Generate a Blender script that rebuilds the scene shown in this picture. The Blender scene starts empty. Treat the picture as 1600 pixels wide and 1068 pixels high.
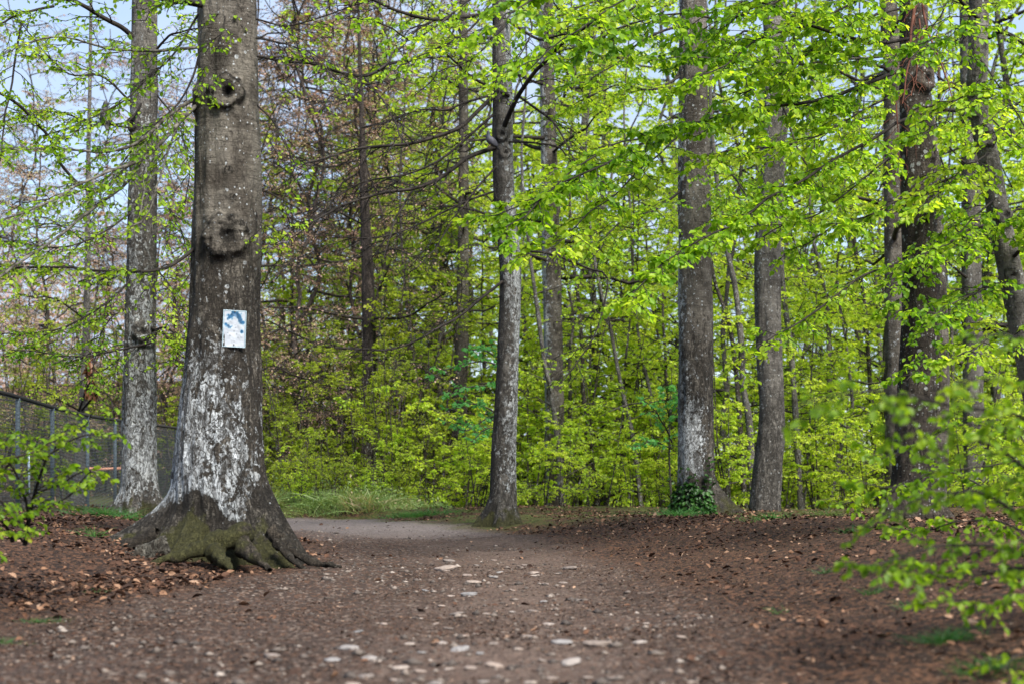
import bpy, math
import numpy as np
from mathutils import Vector

# ------------------------------------------------------------------ basics
F, CX, HY, H = 2222.2, 800.0, 738.0, 0.75      # lens in photo pixels, horizon row, eye height (m)
scene = bpy.context.scene
COL = scene.collection
UP = np.array([0., 0., 1.])
rng = np.random.default_rng(7)


def P(px, py, Y):
    return np.array([(px - CX) * Y / F, Y, H + (HY - py) * Y / F])


def nrm(v):
    return v / np.maximum(np.linalg.norm(v, axis=-1, keepdims=True), 1e-9)


def sstep(a, b, x):
    t = np.clip((x - a) / (b - a), 0, 1)
    return t * t * (3 - 2 * t)


def _hash(ix, iy, iz):
    n = (ix * 374761393 + iy * 668265263 + iz * 2147483647 + 1013904223) & 0xFFFFFFFF
    n = ((n ^ (n >> 13)) * 1274126177) & 0xFFFFFFFF
    n = ((n ^ (n >> 16)) * 2246822519) & 0xFFFFFFFF
    return ((n ^ (n >> 15)) & 0xFFFFFF) / float(0xFFFFFF)


def vnoise(x, y, z=0.0):
    x, y, z = np.broadcast_arrays(np.asarray(x, float), np.asarray(y, float), np.asarray(z, float))
    x0, y0, z0 = np.floor(x), np.floor(y), np.floor(z)
    fx, fy, fz = x - x0, y - y0, z - z0
    fx, fy, fz = [f * f * (3 - 2 * f) for f in (fx, fy, fz)]
    ix, iy, iz = [a.astype(np.int64) for a in (x0, y0, z0)]
    r = 0
    for dx in (0, 1):
        for dy in (0, 1):
            for dz in (0, 1):
                w = (fx if dx else 1 - fx) * (fy if dy else 1 - fy) * (fz if dz else 1 - fz)
                r = r + w * _hash(ix + dx, iy + dy, iz + dz)
    return r * 2 - 1


def fbm(x, y, z=0.0, o=4):
    s, a, f = 0, 1.0, 1.0
    for k in range(o):
        s = s + a * vnoise(np.asarray(x) * f + 17.3 * k, np.asarray(y) * f - 9.1 * k, np.asarray(z) * f + 5.7 * k)
        a *= .5
        f *= 2.03
    return s


# ------------------------------------------------------------------ mesh building
class MB:
    def __init__(s):
        s.v, s.f, s.n, s.a = [], [], 0, []

    def add(s, verts, quads, attr=None):
        verts = np.asarray(verts, float).reshape(-1, 3)
        s.v.append(verts)
        s.f.append(np.asarray(quads, np.int64) + s.n)
        s.a.append(np.tile([0., 0, 0, 1], (len(verts), 1)) if attr is None else np.zeros((len(verts), 4)) + attr)
        s.n += len(verts)

    def mesh(s, name, mat, smooth=False, attr=None):
        me = bpy.data.meshes.new(name)
        v = np.concatenate(s.v)
        me.vertices.add(len(v))
        me.vertices.foreach_set('co', v.astype(np.float32).ravel())
        li = np.concatenate([f.ravel() for f in s.f]).astype(np.int32)
        ln = np.concatenate([np.full(len(f), f.shape[1], np.int32) for f in s.f])
        me.loops.add(len(li))
        me.loops.foreach_set('vertex_index', li)
        me.polygons.add(len(ln))
        me.polygons.foreach_set('loop_start', np.concatenate([[0], np.cumsum(ln)[:-1]]).astype(np.int32))
        me.polygons.foreach_set('loop_total', ln)
        if smooth:
            me.polygons.foreach_set('use_smooth', np.ones(len(ln), bool))
        me.update(calc_edges=True)
        if attr:
            c = me.color_attributes.new(attr, 'FLOAT_COLOR', 'POINT')
            c.data.foreach_set('color', np.concatenate(s.a).astype(np.float32).ravel())
        me.materials.append(mat)
        return me

    def build(s, name, mat, parent=None, smooth=False, attr=None, at=None):
        me = s.mesh(name, mat, smooth, attr)
        o = bpy.data.objects.new(name, me)
        COL.objects.link(o)
        org = None
        if parent is not None:
            o.parent = parent
            org = world_loc(parent)
        elif at is not None:
            org = np.array(at, float)
            o.location = at
        if org is not None and np.any(org):      # vertices were given in world space
            me.transform(__import__('mathutils').Matrix.Translation(Vector((-org).tolist())))
        return o


def world_loc(o):
    p = np.zeros(3)
    while o is not None:
        p = p + np.array(o.location)
        o = o.parent
    return p


def tag(o, label=None, cat=None, group=None, kind=None):
    for k, v in (('label', label), ('category', cat), ('group', group), ('kind', kind)):
        if v:
            o[k] = v
    return o


def thing(name, label, cat, loc=(0, 0, 0), group=None):
    o = bpy.data.objects.new(name, None)
    o.empty_display_size = .2
    COL.objects.link(o)
    o.location = [float(c) for c in loc]
    return tag(o, label, cat, group)


def copy_tree(o, parent=None):
    c = o.copy()
    COL.objects.link(c)
    c.parent = parent
    for ch in list(o.children):
        copy_tree(ch, c)
    return c


def tubes(mb, C, R, s=4, cap=False, attr=None):
    """K tubes of n points each, C (K,n,3), R (K,n)"""
    C = np.asarray(C, float)
    if C.ndim == 2:
        C = C[None]
    R = np.asarray(R, float)
    if R.ndim == 1:
        R = R[None]
    K, n, _ = C.shape
    if K == 0:
        return
    T = nrm(np.gradient(C, axis=1))
    ref = np.where(np.abs(T[..., 2:3]) > .9, np.array([1., 0, 0]), UP)
    if n > 2:
        ref = np.broadcast_to(np.where(np.abs(T[:, :, 2].mean(1))[:, None, None] > .8, np.array([1., 0, 0]), UP), C.shape)
    U = nrm(np.cross(ref, T))
    V = np.cross(T, U)
    th = np.arange(s) * 2 * np.pi / s
    ring = C[:, :, None] + R[:, :, None, None] * (np.cos(th)[:, None] * U[:, :, None] + np.sin(th)[:, None] * V[:, :, None])
    idx = np.arange(K * n * s).reshape(K, n, s)
    a, b = idx[:, :-1], idx[:, 1:]
    q = np.stack([a, np.roll(a, -1, 2), np.roll(b, -1, 2), b], -1).reshape(-1, 4)
    mb.add(ring, q, attr)
    if cap:
        for k in range(K):
            for e, r in ((0, idx[k, 0][::-1]), (n - 1, idx[k, n - 1])):
                mb.f.append((r[None] + mb.n - K * n * s))


def catmull(pts, n):
    p = np.asarray(pts, float)
    if len(p) == 2:
        return p[0] + (p[1] - p[0]) * np.linspace(0, 1, n)[:, None]
    e = np.vstack([2 * p[0] - p[1], p, 2 * p[-1] - p[-2]])
    d = np.concatenate([[0], np.cumsum(np.linalg.norm(np.diff(p, axis=0), axis=1))])
    u = np.linspace(0, d[-1], n)
    k = np.clip(np.searchsorted(d, u, 'right') - 1, 0, len(p) - 2)
    t = ((u - d[k]) / np.maximum(d[k + 1] - d[k], 1e-9))[:, None]
    a, b, c, g = e[k], e[k + 1], e[k + 2], e[k + 3]
    return .5 * (2 * b + (c - a) * t + (2 * a - 5 * b + 4 * c - g) * t ** 2 + (3 * b - a - 3 * c + g) * t ** 3)


def sample(C, t):
    """positions and tangents at t (K,M) on polylines C (K,n,3)"""
    K, n, _ = C.shape
    x = np.clip(t, 0, .9999) * (n - 1)
    i = np.floor(x).astype(int)
    f = (x - i)[..., None]
    k = np.arange(K)[:, None]
    a, b = C[k, i], C[k, i + 1]
    return a + (b - a) * f, nrm(b - a)


def side_twigs(C, M, length, rg, t0=.12, ang=(35, 65), flat=.25, droop=.1, n=4, taper=.55, wander=.08):
    """M side twigs on each polyline, alternating left and right in a nearly level plane"""
    K = len(C)
    L = np.asarray(length, float).reshape(-1, 1)
    t = t0 + (1 - t0) * (np.arange(M) + rg.uniform(.1, .9, (K, M))) / M
    p, T = sample(C, t)
    S = nrm(np.cross(T, UP) + 1e-6)
    W = np.cross(S, T)
    sg = np.where((np.arange(M) + rg.integers(0, 2, (K, 1))) % 2 == 0, 1., -1.)
    a = np.radians(rg.uniform(*ang, (K, M)))
    roll = rg.normal(0, flat, (K, M))
    D = T * np.cos(a)[..., None] + (S * (sg * np.cos(roll))[..., None] + W * np.sin(roll)[..., None]) * np.sin(a)[..., None]
    D = nrm(D)
    ln = L * (1 - taper * t) * rg.uniform(.55, 1.25, (K, M))
    s = np.linspace(0, 1, n)
    out = p[:, :, None] + D[:, :, None] * (ln[..., None] * s)[..., None]
    out = out + rg.normal(0, wander, (K, M, n, 3)) * (ln[..., None] * s)[..., None] * .6
    out[..., 2] -= droop * ln[..., None] * s ** 2
    return out.reshape(K * M, n, 3), ln.reshape(-1)


class Leaves:
    def __init__(s):
        s.p, s.a, s.n, s.s = [], [], [], []

    def add(s, p, a, n, sz):
        s.p.append(p.reshape(-1, 3)); s.a.append(a.reshape(-1, 3)); s.n.append(n.reshape(-1, 3)); s.s.append(sz.reshape(-1))

    def count(s):
        return sum(len(x) for x in s.p)

    def on(s, C, Q, size, rg, t0=.2, droop=.5, tilt=.8, drop=0.):
        K = len(C)
        if K == 0:
            return
        t = t0 + (1 - t0) * (np.arange(Q) + rg.uniform(.2, .8, (K, Q))) / Q
        p, T = sample(C, t)
        S = nrm(np.cross(T, UP) + 1e-6)
        sg = np.where(np.arange(Q) % 2 == 0, 1., -1.)[None, :, None]
        ax = nrm(T * .6 + S * sg * rg.uniform(.5, 1.1, (K, Q, 1)) - UP * rg.uniform(0, 2 * droop, (K, Q, 1)) + rg.normal(0, .2, (K, Q, 3)))
        no = UP + rg.normal(0, tilt, (K, Q, 3)) + S * sg * rg.uniform(-.2, .6, (K, Q, 1))
        sz = size * rg.uniform(.6, 1.15, (K, Q))
        keep = rg.uniform(0, 1, (K, Q)) >= drop
        s.add(p[keep], ax[keep], no[keep], sz[keep])

    def fill(s, mb, detail=0, width=.72):
        if not s.p:
            return False
        p, a, n, z = [np.concatenate(x) for x in (s.p, s.a, s.n, s.s)]
        if len(p) == 0:
            return False
        a = nrm(a)
        b = nrm(np.cross(a, n))
        n = np.cross(b, a)
        z = z[:, None]
        w = z * width * .5
        if detail:
            prof = ((0, 0, 0), (.22, .78, .18), (.55, 1, .26), (.82, .55, .1), (1, 0, -.08), (.82, -.55, .1), (.55, -1, .26), (.22, -.78, .18))
            v = np.stack([p + a * z * u + b * w * c + n * z * h * .55 for u, c, h in prof], 1)
            q = np.array([[0, 1, 2, 3], [0, 3, 4, 5], [0, 5, 6, 7]])
            q = np.array([[0, 1, 2, 3, 4], [0, 4, 5, 6, 7]])
        else:
            prof = ((0, 0, 0), (.5, 1, .2), (1, 0, -.05), (.5, -1, .2))
            v = np.stack([p + a * z * u + b * w * c + n * z * h * .5 for u, c, h in prof], 1)
            q = np.array([[0, 1, 2], [0, 2, 3]])
        k = v.shape[1]
        qq = (np.arange(len(p))[:, None, None] * k + q[None]).reshape(-1, q.shape[1])
        mb.add(v, qq)
        return True


def blades(mb, p, ax, ln, wd, rg):
    """bending tapered grass blades"""
    n = len(p)
    d = nrm(ax)
    side = nrm(np.cross(d, rg.normal(0, 1, (n, 3))))
    out = d * np.array([1, 1, 0]) + rg.normal(0, .25, (n, 3)) * np.array([1, 1, 0])
    v = []
    for u, w in ((0, 1), (.35, .9), (.7, .6), (1, .05)):
        c = p + d * (ln * u)[:, None] + (out * .8 - UP * .35) * (ln * u * u)[:, None]
        v += [c - side * (wd * w * .5)[:, None], c + side * (wd * w * .5)[:, None]]
    v = np.stack(v, 1)
    q = np.array([[0, 1, 3, 2], [2, 3, 5, 4], [4, 5, 7, 6]])
    mb.add(v, (np.arange(n)[:, None, None] * 8 + q[None]).reshape(-1, 4))


# ------------------------------------------------------------------ materials
def new_mat(name):
    m = bpy.data.materials.new(name)
    m.use_nodes = True
    m.node_tree.nodes.clear()
    return m, m.node_tree


class NT:
    def __init__(s, nt):
        s.nt = nt

    def n(s, typ, props=None, **ins):
        nd = s.nt.nodes.new(typ)
        for k, v in (props or {}).items():
            setattr(nd, k, v)
        for k, v in ins.items():
            key = int(k[1:]) if k[0] == 'i' and k[1:].isdigit() else k.replace('_', ' ')
            s.put(nd.inputs[key], v)
        return nd

    def put(s, sock, v):
        if isinstance(v, bpy.types.NodeSocket):
            s.nt.links.new(v, sock)
        elif isinstance(v, bpy.types.Node):
            s.nt.links.new(v.outputs[0], sock)
        else:
            if hasattr(sock.default_value, '__len__') and len(sock.default_value) == 4 and len(v) == 3:
                v = (*v, 1)
            sock.default_value = v

    def math(s, op, a, b=0.0, clamp=False):
        return s.n('ShaderNodeMath', {'operation': op, 'use_clamp': clamp}, i0=a, i1=b).outputs[0]

    def mix(s, fac, a, b, mode='MIX'):
        nd = s.n('ShaderNodeMix', {'data_type': 'RGBA', 'blend_type': mode})
        s.put(nd.inputs[0], fac); s.put(nd.inputs[6], a); s.put(nd.inputs[7], b)
        return nd.outputs[2]

    def noise(s, vec, scale, detail=4, rough=.55, dist=0.):
        return s.n('ShaderNodeTexNoise', None, Vector=vec, Scale=scale, Detail=detail, Roughness=rough, Distortion=dist).outputs[0]

    def ramp(s, fac, stops, interp='LINEAR'):
        nd = s.n('ShaderNodeValToRGB', None, Fac=fac)
        cr = nd.color_ramp
        cr.interpolation = interp
        while len(cr.elements) < len(stops):
            cr.elements.new(.5)
        for e, (p, c) in zip(cr.elements, stops):
            e.position = p
            e.color = (*c, 1) if len(c) == 3 else c
        return nd.outputs[0]

    def step(s, x, lo, hi):
        nd = s.n('ShaderNodeMapRange', {'interpolation_type': 'SMOOTHSTEP'}, Value=x, From_Min=lo, From_Max=hi)
        return nd.outputs[0]

    def mapping(s, vec, scale):
        return s.n('ShaderNodeMapping', None, Vector=vec, Scale=scale).outputs[0]

    def out(s, surf):
        s.n('ShaderNodeOutputMaterial', None, Surface=surf)


def leaf_mat(name, stops, trans=.62, tcol=1.08, rough=.45):
    m, nt = new_mat(name)
    g = NT(nt)
    geo = g.n('ShaderNodeNewGeometry')
    oi = g.n('ShaderNodeObjectInfo')
    pos = geo.outputs['Position']
    cl = g.noise(pos, .8, 2)
    f = g.math('ADD', g.math('MULTIPLY', geo.outputs['Random Per Island'], .62), g.math('MULTIPLY', g.math('SUBTRACT', cl, .5), .9))
    f = g.math('ADD', f, g.math('MULTIPLY', oi.outputs['Random'], .3), True)
    c = g.ramp(f, stops)
    b = g.n('ShaderNodeBsdfPrincipled', None, Base_Color=c, Roughness=rough)
    b.inputs['Specular IOR Level'].default_value = .3
    tc = g.mix(1.0, c, (1.35 * tcol, 1.25 * tcol, .55 * tcol), 'MULTIPLY')
    t = g.n('ShaderNodeBsdfTranslucent', None, Color=tc)
    mx = g.n('ShaderNodeMixShader', None, Fac=trans, i1=b, i2=t)
    g.out(mx.outputs[0])
    return m


LEAF = leaf_mat('beech_leaf', [(0, (.08, .20, .012)), (.35, (.21, .39, .022)), (.7, (.36, .52, .038)), (1, (.50, .60, .08))])
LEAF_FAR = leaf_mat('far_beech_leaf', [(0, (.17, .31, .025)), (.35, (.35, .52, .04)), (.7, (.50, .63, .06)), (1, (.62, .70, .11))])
LEAF_OLIVE = leaf_mat('olive_leaf', [(0, (.14, .21, .02)), (.4, (.26, .36, .03)), (.75, (.38, .47, .04)), (1, (.48, .52, .08))])
LEAF_TEAL = leaf_mat('whitebeam_leaf', [(0, (.06, .22, .06)), (.5, (.11, .35, .10)), (1, (.20, .46, .17))])
LEAF_DARK = leaf_mat('ivy_leaf', [(0, (.010, .035, .006)), (.5, (.022, .075, .010)), (1, (.06, .15, .018))], .25)
LEAF_FRONT = leaf_mat('shrub_leaf', [(0, (.07, .16, .010)), (.4, (.15, .28, .014)), (.8, (.25, .37, .02)), (.95, (.32, .40, .03)), (1, (.34, .16, .05))])
LEAF_DEAD = leaf_mat('dead_leaf', [(0, (.05, .02, .012)), (.5, (.10, .04, .02)), (1, (.17, .075, .03))], .2)
BUD = leaf_mat('bud_scale', [(0, (.30, .19, .155)), (.4, (.44, .29, .24)), (.66, (.55, .37, .29)), (.82, (.48, .48, .18)), (1, (.44, .52, .12))], .3)
BUD_RUST = leaf_mat('rusty_bud_scale', [(0, (.16, .07, .025)), (1, (.34, .16, .06))], .3)
GRASS = leaf_mat('grass_blade', [(0, (.02, .075, .02)), (.5, (.045, .15, .035)), (.85, (.10, .22, .05)), (1, (.26, .23, .11))], .4)
WEED = leaf_mat('weed_blade', [(0, (.07, .13, .04)), (.4, (.14, .22, .07)), (.75, (.21, .28, .09)), (.9, (.32, .25, .15)), (1, (.42, .33, .22))], .35)


def bark_mat(name, base, dark, pale, spots=.8, rough_scale=1.0, bump=.9):
    m, nt = new_mat(name)
    g = NT(nt)
    tc = g.n('ShaderNodeTexCoord')
    oi = g.n('ShaderNodeObjectInfo')
    off = g.n('ShaderNodeVectorMath', {'operation': 'ADD'}, i0=tc.outputs['Object'])
    rnd = g.n('ShaderNodeVectorMath', {'operation': 'SCALE'}, i0=oi.outputs['Location'], Scale=1.37)
    nt.links.new(rnd.outputs[0], off.inputs[1])
    v = off.outputs[0]
    zn = g.n('ShaderNodeAttribute', {'attribute_name': 'zone'})
    sep = g.n('ShaderNodeSeparateColor', None, Color=zn.outputs['Color'])
    lich, moss, fis = sep.outputs[0], sep.outputs[1], sep.outputs[2]
    hz = g.mapping(v, (2.2, 2.2, 20))
    vt = g.mapping(v, (9, 9, 2.6))
    n1 = g.noise(v, 3.0, 6, .62)
    n2 = g.noise(hz, 2.2, 5, .65)
    c = g.mix(g.step(n1, .36, .66), dark, base)
    c = g.mix(g.math('MULTIPLY', g.step(n2, .5, .72), .7), c, dark)
    n5 = g.noise(v, 26, 4, .7)
    c = g.mix(g.math('MULTIPLY', g.step(n5, .5, .75), .4), c, tuple(x * 1.5 for x in base))
    # horizontal lenticel ticks
    lv = g.mapping(v, (8, 8, 34))
    lt = g.n('ShaderNodeTexVoronoi', None, Vector=lv, Scale=1.6)
    tick = g.math('MULTIPLY', g.math('LESS_THAN', lt.outputs['Distance'], .16), g.math('GREATER_THAN', g.noise(v, 5, 2), .47))
    c = g.mix(g.math('MULTIPLY', tick, .75), c, tuple(x * .35 for x in dark))
    # fissures and peeling plates
    nf = g.noise(vt, 1.7, 6, .62, 1.0)
    fz = g.math('ADD', g.math('SUBTRACT', nf, .5), g.math('MULTIPLY', g.math('SUBTRACT', fis, .5), .42))
    fm = g.step(fz, .0, .07)
    c = g.mix(g.math('MULTIPLY', fm, .85), c, tuple(x * .45 for x in dark))
    # lichen: crusts where the zone is high, small round spots everywhere
    nl = g.noise(g.mapping(v, (7, 7, 4.5)), 2.0, 8, .74, .8)
    nl2 = g.noise(v, 22, 3, .6)
    nn = g.math('ADD', g.math('MULTIPLY', nl, .72), g.math('MULTIPLY', nl2, .28))
    lv2 = g.math('ADD', nn, g.math('MULTIPLY', g.math('SUBTRACT', lich, .5), .50))
    lm = g.step(lv2, .50, .53)
    pc = g.mix(g.noise(v, 14, 4, .7), tuple(x * .62 for x in pale), tuple(min(1, x * 1.18) for x in pale))
    c = g.mix(g.math('MULTIPLY', lm, .9), c, pc)
    vs = g.n('ShaderNodeTexVoronoi', {'feature': 'F1'}, Vector=v, Scale=15.0, Randomness=1.0)
    rr = g.n('ShaderNodeSeparateColor', None, Color=vs.outputs['Color'])
    rad = g.math('MULTIPLY', g.math('POWER', rr.outputs[0], 4.0), .34 * spots)
    dd = g.math('ADD', vs.outputs['Distance'], g.math('MULTIPLY', g.math('SUBTRACT', n5, .5), .28))
    sp = g.math('LESS_THAN', dd, rad)
    c = g.mix(g.math('MULTIPLY', sp, .75), c, pc)
    vs2 = g.n('ShaderNodeTexVoronoi', {'feature': 'F1'}, Vector=v, Scale=38.0)
    rr2 = g.n('ShaderNodeSeparateColor', None, Color=vs2.outputs['Color'])
    sp2 = g.math('LESS_THAN', vs2.outputs['Distance'], g.math('MULTIPLY', g.math('POWER', rr2.outputs[0], 5.0), .42 * spots))
    c = g.mix(g.math('MULTIPLY', sp2, .7), c, pc)
    nk = g.noise(g.mapping(v, (13, 13, 5)), 1.5, 5, .65, 1.4)
    pl = g.step(g.noise(g.mapping(v, (8, 8, 4)), 1.3, 6, .68, 1.2), .50, .54)
    c = g.mix(g.math('MULTIPLY', pl, g.math('MULTIPLY', fis, .55)), c, g.mix(.5, dark, base))
    crack = g.math('SUBTRACT', 1.0, g.step(g.math('ABSOLUTE', g.math('SUBTRACT', nk, .5)), .012, .045))
    crack = g.math('MULTIPLY', crack, g.step(fis, .12, .6))
    hole = g.math('MULTIPLY', g.step(g.noise(g.mapping(v, (9, 9, 6)), 2.6, 4, .7), .58, .63), g.step(fis, .2, .6))
    crack = g.math('MAXIMUM', crack, hole)
    c = g.mix(g.math('MULTIPLY', crack, .85), c, tuple(x * .6 for x in dark))
    blot = g.math('MULTIPLY', g.step(g.noise(g.mapping(v, (5, 5, 3.2)), 1.4, 7, .72, .5), .535, .575), g.step(fis, .15, .6))
    c = g.mix(g.math('MULTIPLY', blot, .78), c, tuple(x * .75 for x in dark))
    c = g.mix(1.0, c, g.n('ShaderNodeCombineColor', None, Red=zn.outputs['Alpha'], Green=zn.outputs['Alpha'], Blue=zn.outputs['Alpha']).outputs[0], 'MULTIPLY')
    # algae and moss
    mm = g.step(g.math('ADD', g.noise(v, 7, 5, .65), g.math('MULTIPLY', g.math('SUBTRACT', moss, .5), .9)), .47, .66)
    mc = g.mix(g.noise(v, 30, 3), (.014, .015, .005), (.062, .060, .018))
    c = g.mix(g.math('MULTIPLY', mm, .88), c, mc)
    hgt = g.math('ADD', g.math('MULTIPLY', nf, -.9), g.math('MULTIPLY', n1, .4))
    hgt = g.math('ADD', hgt, g.math('MULTIPLY', n2, -.35))
    hgt = g.math('ADD', hgt, g.math('MULTIPLY', lm, .12))
    hgt = g.math('ADD', hgt, g.math('MULTIPLY', crack, -.45))
    hgt = g.math('ADD', hgt, g.math('MULTIPLY', pl, .18))
    hgt = g.math('ADD', hgt, g.math('MULTIPLY', n5, .3))
    bm = g.n('ShaderNodeBump', None, Strength=bump, Distance=.05 * rough_scale, Height=hgt)
    b = g.n('ShaderNodeBsdfPrincipled', None, Base_Color=c, Roughness=.85, Normal=bm)
    b.inputs['Specular IOR Level'].default_value = .2
    g.out(b.outputs[0])
    return m


BARK = bark_mat('beech_bark', (.15, .135, .114), (.042, .035, .028), (.47, .50, .52))
BARK_DARK = bark_mat('dark_beech_bark', (.10, .082, .066), (.030, .024, .019), (.44, .46, .45), 1.25)
BARK_GREY = bark_mat('grey_beech_bark', (.178, .166, .148), (.060, .054, .047), (.44, .465, .47), .8)
BARK_CONIFER = bark_mat('conifer_bark', (.12, .095, .082), (.05, .04, .035), (.22, .20, .19), .5)


def twig_mat(name, a, b, sc=6):
    m, nt = new_mat(name)
    g = NT(nt)
    geo = g.n('ShaderNodeNewGeometry')
    c = g.mix(g.step(g.noise(geo.outputs['Position'], sc, 4, .65), .38, .66), a, b)
    s = g.n('ShaderNodeBsdfPrincipled', None, Base_Color=c, Roughness=.8)
    s.inputs['Specular IOR Level'].default_value = .2
    g.out(s.outputs[0])
    return m


TWIG = twig_mat('beech_twig', (.010, .008, .007), (.034, .028, .023))
TWIG_PALE = twig_mat('pale_limb', (.03, .025, .020), (.15, .14, .122), 14)
TWIG_BROWN = twig_mat('brown_twig', (.035, .024, .019), (.085, .058, .046))
STEM = twig_mat('sapling_stem', (.018, .015, .012), (.07, .062, .052), 5)
RUST = twig_mat('rust_vine', (.06, .022, .014), (.13, .05, .03))


def ground_mat():
    m, nt = new_mat('forest_floor')
    g = NT(nt)
    geo = g.n('ShaderNodeNewGeometry')
    v = geo.outputs['Position']
    at = g.n('ShaderNodeAttribute', {'attribute_name': 'zone'})
    sep = g.n('ShaderNodeSeparateColor', None, Color=at.outputs['Color'])
    pm, gm, hm = sep.outputs
    n1 = g.noise(v, 1.1, 5, .6)
    n2 = g.noise(v, 26, 5, .7)
    n3 = g.noise(v, 90, 3, .65)
    vo = g.n('ShaderNodeTexVoronoi', None, Vector=v, Scale=48.0)
    vc = g.n('ShaderNodeSeparateColor', None, Color=vo.outputs['Color'])
    path = g.mix(g.step(n2, .34, .68), (.017, .0115, .009), (.064, .042, .032))
    path = g.mix(g.step(n1, .35, .65), path, (.056, .041, .035))
    path = g.mix(g.math('MULTIPLY', g.step(n3, .45, .8), .55), path, (.12, .085, .07))
    path = g.mix(g.math('MULTIPLY', g.math('GREATER_THAN', vc.outputs[0], .80), .55), path, (.17, .095, .06))
    path = g.mix(g.math('MULTIPLY', g.math('GREATER_THAN', vc.outputs[1], .88), .6), path, (.28, .24, .21))
    path = g.mix(g.math('MULTIPLY', at.outputs['Alpha'], g.math('ADD', g.math('MULTIPLY', g.step(n1, .3, .6), .5), .35)), path, g.mix(g.step(n2, .3, .7), (.085, .062, .052), (.200, .155, .132)))
    soil = g.mix(g.step(n2, .3, .7), (.011, .007, .0055), (.042, .025, .018))
    soil = g.mix(g.math('MULTIPLY', g.math('GREATER_THAN', vc.outputs[0], .62), .75), soil, (.16, .085, .05))
    soil = g.mix(g.math('MULTIPLY', g.step(n3, .5, .8), .4), soil, (.15, .11, .08))
    c = g.mix(pm, soil, path)
    grey = g.mix(g.step(n2, .3, .7), (.12, .11, .11), (.23, .22, .23))
    c = g.mix(hm, c, grey)
    gr = g.mix(g.step(n2, .3, .7), (.03, .05, .012), (.10, .15, .03))
    c = g.mix(g.math('MULTIPLY', gm, g.step(g.noise(v, 2.2, 5, .6), .35, .6)), c, gr)
    c = g.mix(1.0, c, (.73, .665, .625), 'MULTIPLY')
    hh = g.math('ADD', g.math('MULTIPLY', n2, .7), g.math('MULTIPLY', n3, .4))
    hh = g.math('ADD', hh, g.math('MULTIPLY', vo.outputs['Distance'], -.4))
    bm = g.n('ShaderNodeBump', None, Strength=.9, Distance=.03, Height=hh)
    b = g.n('ShaderNodeBsdfPrincipled', None, Base_Color=c, Roughness=.9, Normal=bm)
    b.inputs['Specular IOR Level'].default_value = .2
    g.out(b.outputs[0])
    return m


def island_mat(name, stops, rough=.8, noise=0.0):
    m, nt = new_mat(name)
    g = NT(nt)
    geo = g.n('ShaderNodeNewGeometry')
    oi = g.n('ShaderNodeObjectInfo')
    f = geo.outputs['Random Per Island'] if not noise else g.math('FRACT', g.math('MULTIPLY', oi.outputs['Random'], 7.3))
    c = g.ramp(f, stops)
    n = g.noise(geo.outputs['Position'], 40, 4, .65)
    c = g.mix(.5, c, g.mix(1.0, c, g.ramp(n, [(.3, (.45, .45, .45)), (.7, (1.35, 1.3, 1.25))]), 'MULTIPLY'))
    bm = g.n('ShaderNodeBump', None, Strength=.5, Distance=.02, Height=n)
    b = g.n('ShaderNodeBsdfPrincipled', None, Base_Color=c, Roughness=rough, Normal=bm)
    b.inputs['Specular IOR Level'].default_value = .25
    g.out(b.outputs[0])
    return m


LITTER = island_mat('dry_leaf', [(0, (.02, .010, .007)), (.4, (.055, .026, .015)), (.72, (.11, .053, .030)), (.9, (.19, .105, .062)), (1, (.32, .21, .145))], .75)
CHIP = island_mat('litter_chip', [(0, (.013, .008, .006)), (.45, (.042, .023, .015)), (.75, (.078, .042, .027)), (.92, (.125, .075, .05)), (1, (.30, .21, .155))], .8)
STONE = island_mat('path_stone', [(0, (.14, .12, .11)), (.3, (.22, .175, .15)), (.6, (.27, .23, .205)), (.8, (.17, .175, .185)), (1, (.29, .235, .20))], .75, 1)
GRAVEL = island_mat('gravel_bit', [(0, (.045, .037, .033)), (.5, (.10, .083, .073)), (.85, (.17, .14, .12)), (1, (.30, .26, .23))], .8)


def plain(name, col, rough=.6, metal=0., var=.25, sc=12):
    m, nt = new_mat(name)
    g = NT(nt)
    tc = g.n('ShaderNodeTexCoord')
    n = g.noise(tc.outputs['Object'], sc, 5, .6)
    c = g.mix(n, tuple(x * (1 - var) for x in col), tuple(min(1, x * (1 + var)) for x in col))
    b = g.n('ShaderNodeBsdfPrincipled', None, Base_Color=c, Roughness=rough, Metallic=metal)
    g.out(b.outputs[0])
    return m


def attr_mat(name, rough=.6, noise=.15):
    m, nt = new_mat(name)
    g = NT(nt)
    a = g.n('ShaderNodeAttribute', {'attribute_name': 'paint'})
    tc = g.n('ShaderNodeTexCoord')
    n = g.noise(tc.outputs['Object'], 60, 4, .6)
    c = g.mix(noise, a.outputs['Color'], g.mix(n, (.2, .2, .2), (.9, .9, .9)), 'MULTIPLY')
    b = g.n('ShaderNodeBsdfPrincipled', None, Base_Color=c, Roughness=rough)
    g.out(b.outputs[0])
    return m


# ------------------------------------------------------------------ terrain
_yl = np.array([-30, 2, 5, 7.5, 10, 11.5, 14, 17, 20, 22, 23.5, 25, 40])
_xl = np.array([-3.4, -3.2, -3.0, -2.7, -2.0, -1.5, -1.9, -2.6, -3.8, -5.0, -9.0, -40, -60])
_yr = np.array([-30, 2, 4.8, 8, 11, 15, 19, 22, 24, 25.2, 40])
_xr = np.array([1.6, 1.4, 1.25, 1.1, 1.0, .67, -.5, -1.7, -2.6, -9.0, -60])


def path_d(x, y):
    """signed distance-like value, positive inside the path"""
    w = .22 * vnoise(x * 1.3, y * 1.3) + .1 * vnoise(x * 4, y * 4, 3.)
    return np.minimum(x - np.interp(y, _yl, _xl), np.interp(y, _yr, _xr) - x) + w


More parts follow.
